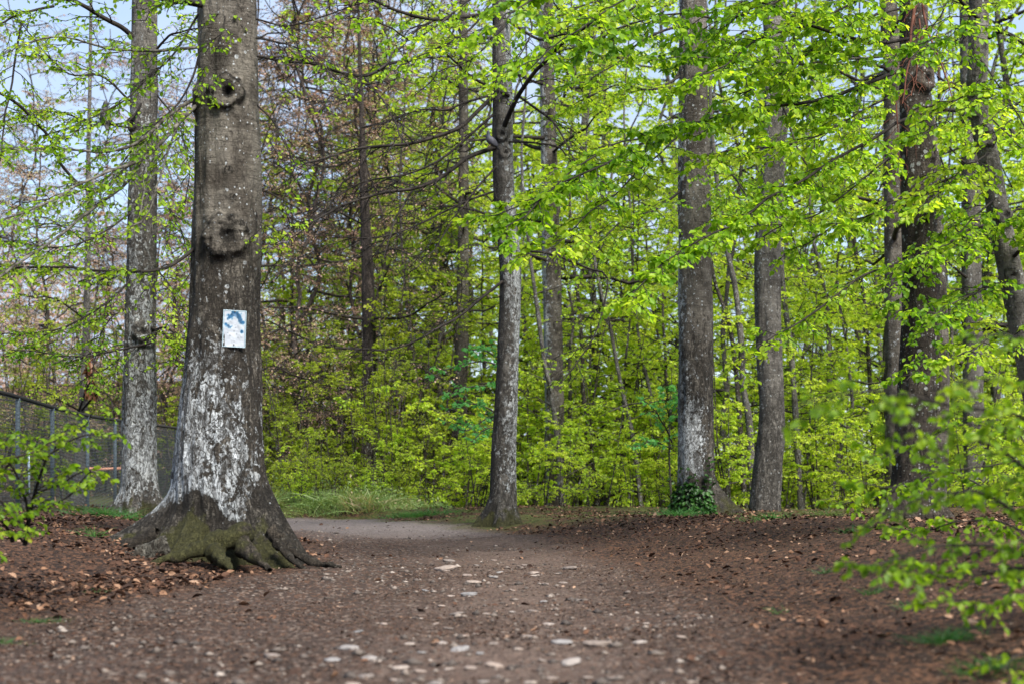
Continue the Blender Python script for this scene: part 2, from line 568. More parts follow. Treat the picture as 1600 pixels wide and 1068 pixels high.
def ground_z(x, y):
    x = np.asarray(x, float); y = np.asarray(y, float)
    xr = np.interp(y, _yr, _xr)
    xl = np.interp(y, _yl, _xl)
    z = (.40 - .12 * sstep(8, 13, y)) * sstep(.0, 2.6, x - xr) * (1 - sstep(14.5, 20, y)) + .13 * sstep(0, 2, x - xr) * sstep(14.5, 20, y)
    z = z + .26 * sstep(.2, 2.4, xl - x) * (1 - sstep(19, 26, y))
    d = path_d(x, y)
    z = z - .03 * sstep(-.1, .8, d)
    z = z - 1.9 * sstep(24.5, 42, y) * sstep(-9, 1, x)                       # land falls away behind the ridge
    z = z + 5.5 * sstep(30, 68, y + .5 * x) * (1 - sstep(-16, -3, x))         # wooded slope
    z = z + 6.0 * sstep(120, 420, y)
    near = 1 - sstep(26, 40, y)
    z = z + near * (.035 * fbm(x * .8, y * .8, 1., 3) + .012 * fbm(x * 5, y * 5, 2., 3))
    z = z + (1 - near) * .25 * fbm(x * .15, y * .15, 4., 3)
    return z


def axis(lo, hi, fine_lo, fine_hi, step, grow=1.16):
    a = list(np.arange(fine_lo, fine_hi, step))
    s, v = step, fine_hi
    while v < hi:
        a.append(v); s *= grow; v += s
    a.append(hi)
    s, v = step, fine_lo - step
    b = []
    while v > lo:
        b.append(v); s *= grow; v -= s
    b.append(lo)
    return np.array(b[::-1] + a)


FLOOR = ground_mat()


def build_ground():
    xs = axis(-420, 420, -5.5, 5.5, .045, 1.12)
    ys = axis(-60, 620, 3.6, 25.5, .055, 1.12)
    X, Y = np.meshgrid(xs, ys)
    Z = ground_z(X, Y)
    d = path_d(X, Y)
    pm = sstep(-.35, .45, d)
    grass = sstep(17, 20, Y) * (1 - pm) * .8 * sstep(-9, -1, -np.abs(X + 3) + 4) + .35 * sstep(27, 36, Y)
    grey = sstep(15.5, 19.5, Y) * (1 - sstep(25, 30, Y)) * pm * .85
    xc = np.interp(Y, [3, 5, 8, 11, 15, 19, 22], [-.1, -.05, .0, .05, -.2, -1.6, -3.2])
    dust = np.exp(-((X - xc) / np.interp(Y, [4, 12, 20], [.55, .6, .9])) ** 2) * pm
    att = np.stack([pm, np.clip(grass, 0, 1), grey, dust], -1).reshape(-1, 4)
    V = np.stack([X, Y, Z], -1).reshape(-1, 3)
    ny, nx = X.shape
    idx = np.arange(nx * ny).reshape(ny, nx)
    q = np.stack([idx[:-1, :-1], idx[:-1, 1:], idx[1:, 1:], idx[1:, :-1]], -1).reshape(-1, 4)
    cd = d.reshape(-1)[q].mean(1)
    cy = V[q, 1].mean(1)
    isp = (cd > 0) & (cy > -10) & (cy < 27)
    for nm, sel in (('path', isp), ('ground', ~isp)):
        qq = q[sel]
        used, inv = np.unique(qq, return_inverse=True)
        mb = MB()
        mb.add(V[used], inv.reshape(-1, 4), att[used])
        o = mb.build(nm, FLOOR, smooth=True, attr='zone')
        tag(o, 'trodden earth path bending away behind the big beech' if nm == 'path' else 'woodland floor of dark soil and dry leaves', nm, kind='structure')


build_ground()


def scatter(n, ylo, yhi, pw, wide=1.12):
    """points on the ground in front of the viewer, denser near"""
    u = rng.uniform(0, 1, n)
    y = (ylo ** (1 - pw) + u * (yhi ** (1 - pw) - ylo ** (1 - pw))) ** (1 / (1 - pw))
    x = rng.uniform(-wide, wide, n) * y * 800 / F
    return x, y


def build_litter():
    mbl, mbc = MB(), MB()
    # chips and crumbs on the path
    x, y = scatter(170000, 4.2, 24, .55)
    d = path_d(x, y)
    dens = np.clip(.55 + .6 * fbm(x * .9, y * .9, 8., 3), .08, 1)
    keep = (rng.uniform(0, 1, len(x)) < np.where(d > .15, dens * (1 - .85 * sstep(16, 20, y)), .5))
    x, y = x[keep], y[keep]
    n = len(x)
    L = Leaves()
    z = ground_z(x, y) + .004
    a = rng.uniform(0, 6.283, n)
    ax = np.stack([np.cos(a), np.sin(a), rng.normal(0, .25, n)], 1)
    no = UP + rng.normal(0, .35, (n, 3))
    L.add(np.stack([x, y, z], 1), ax, no, np.clip(rng.lognormal(-4.42, .45, n), .005, .028))
    L.fill(mbc, 0, .62)
    tag(mbc.build('bark_crumbs', CHIP), 'brown crumbs of leaf and bark strewn over the path', 'leaf crumbs', kind='stuff')
    # whole dry leaves beside the path
    x, y = scatter(70000, 4.2, 27, .35)
    d = path_d(x, y)
    keep = rng.uniform(0, 1, len(x)) < np.where(d > .25, .010, np.clip(.5 + .9 * fbm(x * .9, y * .9, 6., 3), .06, 1) * sstep(.35, -.5, d) * np.where(x > 0, .18 + .7 * sstep(-.7, -2.6, d) + .5 * sstep(13, 16, y), 1).clip(0, 1))
    x, y = x[keep], y[keep]
    n = len(x)
    L = Leaves()
    z = ground_z(x, y) + rng.uniform(.004, .025, n)
    a = rng.uniform(0, 6.283, n)
    ax = np.stack([np.cos(a), np.sin(a), rng.normal(0, .35, n)], 1)
    no = UP + rng.normal(0, .45, (n, 3))
    L.add(np.stack([x, y, z], 1), ax, no, np.clip(rng.lognormal(-3.3, .35, n), .018, .075))
    L.fill(mbl, 1, .62)
    tag(mbl.build('leaf_litter', LITTER), 'dry brown beech leaves lying on the banks beside the path', 'leaf litter', kind='stuff')
    # gravel
    mbg = MB()
    x, y = scatter(9000, 4.3, 20, .6)
    d = path_d(x, y)
    k = (d > .2) & (rng.uniform(0, 1, len(x)) < np.clip(.35 + .8 * fbm(x * .8, y * .8, 11., 3), 0.03, 1))
    x, y = x[k], y[k]
    n = len(x)
    s = np.clip(rng.lognormal(-4.5, .5, n), .004, .03)
    t = (1 + 5 ** .5) / 2
    ico = nrm(np.array([[1, 0, 0], [-1, 0, 0], [0, 1, 0], [0, -1, 0], [0, 0, .75], [0, 0, -.75]], float))
    fc = np.array([[0, 2, 4], [2, 1, 4], [1, 3, 4], [3, 0, 4], [2, 0, 5], [1, 2, 5], [3, 1, 5], [0, 3, 5]])
    v = ico[None] * s[:, None, None] * rng.uniform(.6, 1.4, (n, 6, 1)) * np.array([1.3, 1, .6])
    ca, sa = np.cos(a[:n] if len(a) >= n else rng.uniform(0, 6, n)), np.sin(a[:n] if len(a) >= n else rng.uniform(0, 6, n))
    v = np.stack([v[..., 0] * ca[:, None] - v[..., 1] * sa[:, None], v[..., 0] * sa[:, None] + v[..., 1] * ca[:, None], v[..., 2]], -1)
    v = v + np.stack([x, y, ground_z(x, y) + s * .15], 1)[:, None]
    mbg.add(v, (np.arange(n)[:, None, None] * 6 + fc[None]).reshape(-1, 3))
    tag(mbg.build('gravel', GRAVEL, smooth=True), 'small gravel trodden into the earth path', 'gravel', kind='stuff')


build_litter()


# ------------------------------------------------------------------ stones in the path (px, py, width px)
STONES = [(935, 996, 46), (718, 999, 30), (892, 1016, 36), (772, 1018, 28), (798, 1054, 36), (900, 1058, 30), (578, 1006, 24),
          (570, 1032, 28), (552, 1040, 24), (545, 994, 30), (575, 1056, 38), (828, 1043, 20), (862, 1038, 16), (878, 992, 30),
          (824, 972, 16), (858, 949, 18), (834, 935, 16), (701, 954, 14), (714, 935, 20), (734, 912, 24), (740, 895, 22),
          (697, 883, 32), (730, 888, 14), (771, 891, 14), (833, 885, 16), (836, 889, 14), (880, 898, 14), (852, 898, 12),
          (891, 880, 22), (702, 867, 18), (772, 865, 10), (625, 1018, 26), (690, 988, 18), (655, 1022, 18), (1000, 998, 20),
          (1065, 992, 16), (620, 1048, 22), (755, 1044, 20), (680, 1044, 22), (735, 1022, 20), (520, 1004, 22), (640, 986, 16),
          (962, 1040, 22), (745, 968, 12), (770, 990, 14), (990, 1058, 24), (905, 920, 12), (800, 908, 12), (655, 940, 12), (600, 952, 12),
          (505, 1060, 24), (450, 1046, 18), (425, 996, 26), (1080, 1040, 20), (1010, 950, 12), (560, 966, 14), (705, 912, 12), (760, 938, 12), (790, 956, 13), (725, 978, 13), (850, 920, 11), (780, 885, 10), (665, 905, 12), (690, 925, 12), (810, 1000, 14), (848, 1012, 13), (750, 1005, 12), (700, 1022, 15), (660, 1005, 14), (615, 1036, 16), (640, 1062, 18), (705, 1060, 16), (830, 1064, 18), (920, 1036, 15), (860, 975, 12), (800, 935, 10), (870, 885, 10), (820, 870, 10), (745, 872, 10), (680, 950, 12), (590, 1010, 14)]


def build_stones():
    protos = []
    u, w = np.meshgrid(np.linspace(0, 2 * np.pi, 19)[:-1], np.linspace(0, np.pi, 10))
    for k in range(8):
        d = np.stack([np.cos(u) * np.sin(w), np.sin(u) * np.sin(w), np.cos(w)], -1)
        r = 1 + .34 * fbm(d[..., 0] * 1.4 + 9 * k, d[..., 1] * 1.4, d[..., 2] * 1.4, 3)
        v = d * r[..., None] * np.array([.5, .36, .20])
        v[..., 2] = np.where(v[..., 2] > .12, .12 + (v[..., 2] - .12) * .45, v[..., 2])
        i = np.arange(u.size).reshape(u.shape)
        q = np.stack([i[:-1], np.roll(i[:-1], -1, 1), np.roll(i[1:], -1, 1), i[1:]], -1).reshape(-1, 4)
        mb = MB()
        mb.add(v, q[:, ::-1])
        protos.append(mb.mesh('stone', STONE, True))
    rows = {}
    items = []
    for k, (px, py, wd) in enumerate(STONES):
        Y = .72 * F / (py - HY)
        x = (px - CX) * Y / F
        items.append((x, Y, wd * Y / F, px, py))
    bands = [(0, 5.35, 'nearest row'), (5.35, 6.6, 'second row'), (6.6, 9.5, 'third row'), (9.5, 40, 'farthest row')]
    words = ['first', 'second', 'third', 'fourth', 'fifth', 'sixth', 'seventh', 'eighth', 'ninth', 'tenth', 'eleventh', 'twelfth', 'thirteenth', 'fourteenth', 'fifteenth',
             'sixteenth', 'seventeenth', 'eighteenth', 'nineteenth', 'twentieth', 'twenty-first', 'twenty-second', 'twenty-third', 'twenty-fourth', 'twenty-fifth', 'twenty-sixth', 'twenty-seventh', 'twenty-eighth', 'twenty-ninth', 'thirtieth', 'thirty-first', 'thirty-second', 'thirty-third', 'thirty-fourth', 'thirty-fifth', 'thirty-sixth', 'thirty-seventh', 'thirty-eighth', 'thirty-ninth', 'fortieth']
    for lo, hi, desc in bands:
        b = sorted([i for i in items if lo <= i[1] < hi], key=lambda i: i[0] / i[1])
        for k, (x, Y, wd, px, py) in enumerate(b):
            o = bpy.data.objects.new('stone', protos[int(rng.integers(8))])
            COL.objects.link(o)
            o.location = (x, Y, float(ground_z(x, Y)) + .003 + .03 * wd)
            o.rotation_euler = (rng.normal(0, .08), rng.normal(0, .08), rng.normal(0, .5))
            o.scale = (wd * 1.1, wd * rng.uniform(.9, 1.4), wd * rng.uniform(.65, 1.0))
            tag(o, f'pale stone bedded in the path, {words[k]} from left in the {desc}', 'stone', 'stones bedded in the path')


build_stones()


# ------------------------------------------------------------------ trunks
def trunk_mesh(name, pts, Y, mat, parent, zone, top=15., sides=40, dz=.035, flare=None, flute=0., lean=None, knots=(), lobes=.04, seed=0, rough=.012, base_z=None, vis=None):
    """pts: (px, py, width px) from the foot upwards; grows on to `top` metres"""
    c = np.array([[*P(a, b, Y), w * .5 * Y / F] for a, b, w in pts])
    bz = c[0, 2] - .12 if base_z is None else base_z
    foot = c[0].copy(); foot[2] = bz
    up = c[-1].copy()
    d = (c[-1] - c[-2]); d = d / max(d[2], .05)
    k = top - up[2]
    lean = d[:2] if lean is None else lean
    end = np.array([up[0] + lean[0] * k * .6, up[1] + lean[1] * k * .6, top, up[3] * .45])
    ctrl = np.vstack([foot, c[1:] if abs(foot[2] - c[0, 2]) < .02 else c, end])
    vis_top = c[-1, 2] + .4
    zs = np.concatenate([np.arange(bz, vis_top, dz), np.linspace(vis_top, top, 14)])
    # smooth monotone interpolation along z
    order = np.argsort(ctrl[:, 2]); ctrl = ctrl[order]
    fine = catmull(ctrl[:, [0, 1, 2, 3]], 300)
    o2 = np.argsort(fine[:, 2]); fine = fine[o2]
    cx = np.interp(zs, fine[:, 2], fine[:, 0]); cy = np.interp(zs, fine[:, 2], fine[:, 1]); r = np.interp(zs, fine[:, 2], fine[:, 3])
    th = np.arange(sides) * 2 * np.pi / sides
    TH, ZZ = np.meshgrid(th, zs)
    R = np.repeat(r[:, None], sides, 1)
    hz = ZZ - (bz + .12)
    ct, st = np.cos(TH), np.sin(TH)
    R = R * (1 + lobes * fbm(ct * 1.2 + seed, st * 1.2, ZZ * .35 + seed, 2))
    R = R + rough * fbm(ct * 5 + seed, st * 5, ZZ * 2.2, 3) * r[:, None] / .25
    if flare:
        for ang, ext, hh, sg, pw in flare:
            dd = np.abs((TH - math.radians(ang) + np.pi) % (2 * np.pi) - np.pi)
            R = R + ext * np.exp(-(dd / math.radians(sg)) ** 2) * np.clip(1 - hz / hh, 0, 1.25) ** pw
    if flute:
        low = np.exp(-np.clip(hz, 0, 9) / .38)
        wv = fbm(ct * 4.5 + seed, st * 4.5, ZZ * .7, 3)
        R = R + flute * low * (1 - 2.2 * np.abs(wv)) + flute * .5 * low * fbm(ct * 10 + seed, st * 10, ZZ * 2.5, 3)
    dark = np.zeros_like(R)
    for (ang, kz, rad, bulge, hollow) in knots:
        dd = ((TH - math.radians(ang) + np.pi) % (2 * np.pi) - np.pi) * r[:, None]
        dist = np.hypot(dd, (ZZ - kz) * .92) / rad
        dist = dist + .22 * fbm(dd * 12 + seed, ZZ * 12, 2.2, 4)
        R = R + .010 * (bulge / .05) * np.exp(-(dist / 1.2) ** 4) * fbm(dd * 34 + seed, ZZ * 46, 7.2, 4)
        R = R + bulge * np.exp(-(dist / 1.05) ** 4) + .5 * bulge * np.exp(-((dist - .85) / .22) ** 2)
        R = R - hollow * np.exp(-(np.hypot(dd - .12 * rad, (ZZ - kz - .06 * rad)) / (rad * .36)) ** 2)
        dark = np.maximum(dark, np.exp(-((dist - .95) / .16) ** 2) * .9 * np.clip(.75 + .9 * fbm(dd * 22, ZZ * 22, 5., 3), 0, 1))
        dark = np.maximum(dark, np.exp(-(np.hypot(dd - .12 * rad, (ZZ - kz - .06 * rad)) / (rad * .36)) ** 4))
    V = np.stack([cx[:, None] + R * ct, cy[:, None] + R * st, ZZ], -1)
    # fore-shortened screen angle: -90 deg faces the viewer
    Z4 = zone(ZZ - (bz + .12), TH, (V[..., 0], V[..., 1], V[..., 2]))
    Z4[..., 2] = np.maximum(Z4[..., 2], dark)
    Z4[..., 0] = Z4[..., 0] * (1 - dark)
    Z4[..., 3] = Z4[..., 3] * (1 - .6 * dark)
    i = np.arange(V.shape[0] * sides).reshape(-1, sides)
    q = np.stack([i[:-1], np.roll(i[:-1], -1, 1), np.roll(i[1:], -1, 1), i[1:]], -1).reshape(-1, 4)
    mb = MB()
    mb.add(V, q, Z4.reshape(-1, 4))
    o = mb.build(name, mat, parent, True, 'zone')
    return o, fine


def zone_fn(lich, moss=(0, .01), fis=((0, .3), (9, .3)), left=0., seed=0, mside=None, stain=((0, 1), (9, 1)), dside=0.):
    """lich / fis: (height, value) tables; left: extra lichen on the left flank, moss: (amount, height)"""
    lz, lv = zip(*lich)
    fz, fv = zip(*fis)

    def f(h, th, p):
        h = h + .24 * fbm(np.cos(th) * 2.5 + seed, np.sin(th) * 2.5, h * 2.5, 3)
        l = np.interp(h, lz, lv) + left * -np.cos(th) + .12 * fbm(np.cos(th) * 1.5 + seed, np.sin(th) * 1.5, h * 1.3, 3)
        m = moss[0] * np.clip(1.15 - h / moss[1], 0, 1.1)
        if mside is not None:
            m = m * (.55 + .75 * np.cos(th - math.radians(mside)))
        fi = np.interp(h, fz, fv) + 0 * th
        al = np.interp(h, [a for a, b in stain], [b for a, b in stain]) * (1 - dside * np.clip(-np.cos(th) + .25 + .5 * fbm(np.cos(th) * 2 + seed, np.sin(th) * 2, h * 1.5, 3), 0, 1))  # dside: left flank darkened in the colour, algae and painted shade together
        return np.stack([np.clip(l, 0, 1), np.clip(m, 0, 1), np.clip(fi, 0, 1), np.clip(al, .12, 1)], -1)
    return f


# ------------------------------------------------------------------ limbs traced from the photo
def limb(tree, pts, Y0, Y1, w0, w1, mat=TWIG, M=9, tl=.5, M2=5, tl2=.2, Q=5, leaf=.05, leafmat=LEAF, droop=.15, n=22, drop=.1, wob=.025, detail=1, flat=.3, t0=.1, rmin=.0028, bare=0., name='limb', ang=(35, 65)):
    """one limb of a tree: axis through picture points, side branches, twigs and leaves in real depth"""
    k = len(pts)
    d = np.concatenate([[0], np.cumsum([math.hypot(pts[i + 1][0] - pts[i][0], pts[i + 1][1] - pts[i][1]) for i in range(k - 1)])])
    d = d / d[-1]
    c = catmull([P(p[0], p[1], Y0 + (Y1 - Y0) * t) for p, t in zip(pts, d)], n)
    L = np.linalg.norm(np.diff(c, axis=0), axis=1).sum()
    jit = np.stack([fbm(np.linspace(0, 5, n) + rng.uniform(0, 99), j * 7.1 + 0 * c[:, 0], 0., 3) for j in range(3)], 1)
    c = c + jit * wob * L ** .5 * np.linspace(.0, 1, n)[:, None]
    r = np.linspace(w0, w1, n) ** .92 * .42 * Y0 / F
    mb, lv, bud = MB(), Leaves(), Leaves()
    tubes(mb, c, r, 7)
    if M:
        s1, l1 = side_twigs(c[None], M, np.array([tl]), rng, t0, ang, flat, droop, n=6, taper=.45, wander=.1)
        rr = max(r.mean() * .38, rmin * 1.4)
        tubes(mb, s1, np.linspace(rr, rmin, 6)[None].repeat(len(s1), 0), 4)
        ends = s1
        if M2:
            s2, l2 = side_twigs(s1, M2, (l1 / tl * tl2 + .04), rng, .12, (30, 60), flat, droop, n=4, taper=.4)
            tubes(mb, s2, np.linspace(rmin * 1.1, rmin * .7, 4)[None].repeat(len(s2), 0), 3)
            if Q:
                lv.on(s2, Q, leaf, rng, .15, drop=drop)
        if Q:
            lv.on(s1, Q + 2, leaf, rng, .3, drop=drop)
    o = mb.build(name, mat, tree, True)
    fb = MB()
    if lv.fill(fb, detail):
        fb.build('foliage', leafmat, o)
    return o


def crown_part(tree, C, trunk_axis, z0, z1, nl, length, mat, leafmat, M=9, tl=.7, M2=4, tl2=.3, Q=5, leaf=.065, rg=None, detail=0, rise=.25, r=.02, droop=.2, rmin=.004, drop=0., name='crown', wild=1.):
    """generic crown: limbs all round the axis from z0 to z1; returns branch object with its foliage child"""
    rg = rg or rng
    mb, lv = MB(), Leaves()
    z = np.sort(rg.uniform(z0, z1, nl))
    az = np.arange(nl) * 2.4 + rg.normal(0, .4, nl)
    ax = np.stack([np.interp(z, trunk_axis[:, 2], trunk_axis[:, j]) for j in range(2)] + [z], 1)
    el = rise + rg.normal(0, .18 * wild, nl)
    az = az + rg.normal(0, .9 * (wild - 1) + 1e-6, nl)
    ln = length * rg.uniform(max(.2, .9 - .35 * wild), .85 + .3 * wild, nl) * (1 - .45 * (z - z0) / max(z1 - z0, .1))
    D = np.stack([np.cos(az) * np.cos(el), np.sin(az) * np.cos(el), np.sin(el)], 1)
    s = np.linspace(0, 1, 8)
    c = ax[:, None] + D[:, None] * (ln[:, None] * s)[..., None]
    c = c + rg.normal(0, .035 * wild, c.shape) * (ln[:, None] * s)[..., None]
    c[..., 2] -= droop * .6 * ln[:, None] * s ** 2
    tubes(mb, c, np.linspace(r, rmin * 1.4, 8)[None] * (ln / length)[:, None], 4)
    s1, l1 = side_twigs(c, M, np.full(nl, tl) * ln / length, rg, .12, (35, 65), .3, droop, n=5, taper=.5)
    tubes(mb, s1, np.linspace(rmin * 1.4, rmin * .8, 5)[None].repeat(len(s1), 0), 3)
    if M2:
        s2, l2 = side_twigs(s1, M2, l1 / max(tl, .01) * tl2, rg, .15, (30, 60), .35, droop, n=3, taper=.4)
        if Q:
            lv.on(s2, Q, leaf, rg, .1, drop=drop)
        tubes(mb, s2, np.linspace(rmin * .8, rmin * .5, 3)[None].repeat(len(s2), 0), 3)
    if Q:
        lv.on(s1, Q + 1, leaf, rg, .3, drop=drop)
    o = mb.build(name, mat, tree, True)
    fb = MB()
    if lv.fill(fb, detail):
        fb.build('foliage', leafmat, o)
    return o


# ------------------------------------------------------------------ the named beeches
def beech(name, label, pts, Y, mat, zone, group=None, foot=None, **kw):
    fx = P(*pts[0][:2], Y)
    t = thing(name, label, 'tree', (fx[0], Y, float(ground_z(fx[0], Y))), group)
    kw.setdefault('base_z', float(ground_z(fx[0], Y)) - .15)
    o, axis_ = trunk_mesh('trunk', pts, Y, mat, t, zone, **kw)
    return t, axis_


def upper_crown(t, ax, z0, z1, n, length, leafmat=LEAF, seed=0, **kw):
    crown_part(t, None, ax, z0, z1, n, length, TWIG, leafmat, rg=np.random.default_rng(900 + seed), r=.05, rmin=.006, **{**dict(M=6, M2=3, Q=2, leaf=.07, tl=1.0, tl2=.4, wild=1.2, rise=.65), **kw})


BIG = 'mature beeches beside the path'
# T1, the beech that carries the sign
T1, A1 = beech('beech_tree', 'thickest beech, carrying the small white sign, with broad mossy roots', [(346, 866, 146), (344, 770, 142), (342, 700, 135), (346, 620, 124), (350, 560, 116), (353, 450, 107), (356, 300, 102), (355, 160, 95), (355, 0, 89)],
               11.8, BARK, zone_fn([(0, 0), (.50, 0), (.60, .58), (.8, .64), (1.1, .62), (1.5, .50), (1.9, .37), (2.6, .24), (4, .14)], (1.0, .46), [(0, .5), (.5, .66), (1, .66), (1.9, .66), (2.4, .5), (2.8, .25), (3.2, .08)], left=.13, seed=3, mside=250, stain=((0, .75), (.45, .5), (.62, .8), (.8, 1), (9, 1))),
               sides=150, dz=.014, rough=.014, seed=3, lobes=.035, base_z=-.12, flute=.05,
               flare=[(184, 1.05, .70, 19, 1.95), (352, .36, .75, 26, 1.4), (250, .46, .48, 14, 1.8), (222, .48, .55, 13, 1.9), (284, .40, .36, 11, 1.6), (318, .42, .42, 13, 1.7), (90, .4, .6, 24, 1.6), (50, .3, .5, 15, 1.6), (135, .35, .5, 15, 1.6)],
               knots=[(279, 3.83, .125, .05, .075), (278, 2.66, .165, .05, .05), (200, 3.82, .09, .03, .0), (282, 3.20, .035, .008, .02), (290, 2.98, .03, .006, .01)])
ROOT = bark_mat('root_bark', (.085, .07, .054), (.030, .024, .018), (.20, .19, .16), .4)


def root(tree, pts, Y0, Y1, w0, w1, moss, name='root', n=40, pale=0.):
    c = catmull([P(a, b, Y0 + (Y1 - Y0) * i / (len(pts) - 1)) for i, (a, b) in enumerate(pts)], n)
    c = c + np.stack([fbm(np.linspace(0, 6, n) + pts[0][0], j * 5. + np.zeros(n), 0., 3) for j in range(3)], 1) * np.array([.010, .015, .006])
    c[:, 2] -= .022
    r = np.linspace(w0, w1, n) * .43 * Y0 / F * (1 + .3 * fbm(np.linspace(0, 9, n), pts[0][1] + np.zeros(n), 0., 3))
    mb = MB()
    tubes(mb, c, r, 14)
    v = mb.v[0]
    v += .017 * np.stack([fbm(v[:, 0] * 11, v[:, 1] * 11, v[:, 2] * 11 + 7 * j, 4) for j in range(3)], 1)
    att = np.ones((len(v), 4)); att[:, 3] = .75; att[:, 0] = pale; att[:, 1] = moss; att[:, 2] = .45
    mb.a[0] = att
    return mb.build(name, ROOT, tree, True, 'zone')


root(T1, [(385, 826), (362, 836), (330, 846), (300, 856), (268, 866), (240, 876)], 11.2, 10.7, 42, 12, .7)
root(T1, [(334, 850), (340, 862), (350, 872), (366, 886)], 11.0, 10.6, 32, 9, .7)
root(T1, [(372, 838), (384, 854), (398, 868), (420, 882)], 11.15, 10.7, 36, 9, .55)
root(T1, [(425, 822), (446, 850), (466, 864), (488, 873), (535, 880)], 11.5, 11.1, 32, 6, .2, pale=.35)
root(T1, [(432, 840), (450, 862), (474, 880), (505, 886)], 11.25, 10.9, 16, 4, .15, pale=.4)
root(T1, [(250, 830), (205, 851), (165, 862), (120, 866), (85, 868)], 11.5, 11.3, 40, 10, .35, pale=.15)
root(T1, [(262, 846), (215, 862), (170, 869), (128, 876), (90, 882)], 11.2, 10.8, 30, 9, .2, pale=.55)
root(T1, [(246, 876), (232, 884), (222, 893), (205, 898)], 10.7, 10.4, 15, 9, .8)

Y = 11.8
for pts, y1, w0, w1, kw in [
    ([(330, 10), (300, 4), (255, -3), (190, -30)], 10.9, 18, 9, dict(M=10, tl=.5)),
    ([(312, 74), (255, 79), (202, 79), (169, 76), (142, 67), (90, 55), (30, 75)], 10.6, 7, 2.5, dict(mat=TWIG_PALE, M=14, tl=.42)),
    ([(310, 22), (290, 57), (270, 88), (243, 115), (209, 145), (189, 162), (142, 182), (90, 215)], 10.8, 5, 2, dict(M=14, tl=.4)),
    ([(312, 152), (285, 166), (255, 190), (215, 222), (180, 235), (120, 233), (60, 234), (-10, 228)], 10.4, 9, 2.5, dict(mat=TWIG_PALE, M=16, tl=.45)),
    ([(312, 160), (278, 193), (252, 224), (222, 250), (175, 268), (150, 280), (100, 300), (40, 330), (-10, 350)], 10.2, 10, 2.5, dict(mat=TWIG_PALE, M=17, tl=.5)),
    ([(280, 189), (262, 236), (246, 293), (232, 330), (205, 355)], 10.9, 5, 2, dict(mat=TWIG_PALE, M=9, tl=.35)),
    ([(222, 250), (195, 290), (150, 322), (110, 350), (60, 395), (20, 425), (-10, 445)], 10.2, 6, 5, dict(mat=TWIG_PALE, M=12, tl=.45)),
    ([(304, 388), (280, 407), (250, 421), (202, 426), (128, 421), (60, 416), (-10, 414)], 10.5, 8, 2.5, dict(M=16, tl=.42)),
    ([(310, 90), (300, 125), (280, 160), (240, 200), (180, 262), (120, 300), (40, 318)], 11.0, 5, 2, dict(M=13, tl=.4)),
    ([(402, 88), (440, 95), (496, 101), (540, 118), (575, 130), (620, 128)], 11.5, 6, 2, dict(M=11, tl=.42, Q=1, drop=.5)),
    ([(402, 165), (425, 189), (445, 225), (456, 250), (459, 267), (450, 300), (440, 330)], 11.4, 4, 1.6, dict(M=8, tl=.3, Q=2, drop=.4)),
    ([(400, 60), (450, 70), (500, 95), (530, 150)], 11.2, 3, 1.2, dict(M=8, tl=.3, Q=2, drop=.4)),
    ([(400, 30), (450, 40), (520, 20), (580, -5)], 11.3, 4, 2, dict(M=10, tl=.4, Q=2, drop=.5)),
    ([(345, -20), (350, 35), (335, 80), (325, 120), (330, 150)], 11.2, 3, 1.2, dict(M=7, tl=.22, Q=2)),
    ([(400, 330), (420, 380), (440, 372), (470, 350)], 11.3, 2.5, 1, dict(M=6, tl=.25, Q=2)),
]:
    kw = {**dict(leaf=.043, M2=6, tl2=.2, Q=3, drop=.3), **kw}
    kw['M'] = int(kw['M'] * 1.4)
    limb(T1, pts, Y - .1, y1, w0, w1, leafmat=LEAF, **kw)
upper_crown(T1, A1, 6.5, 14, 10, 2.8, seed=1)

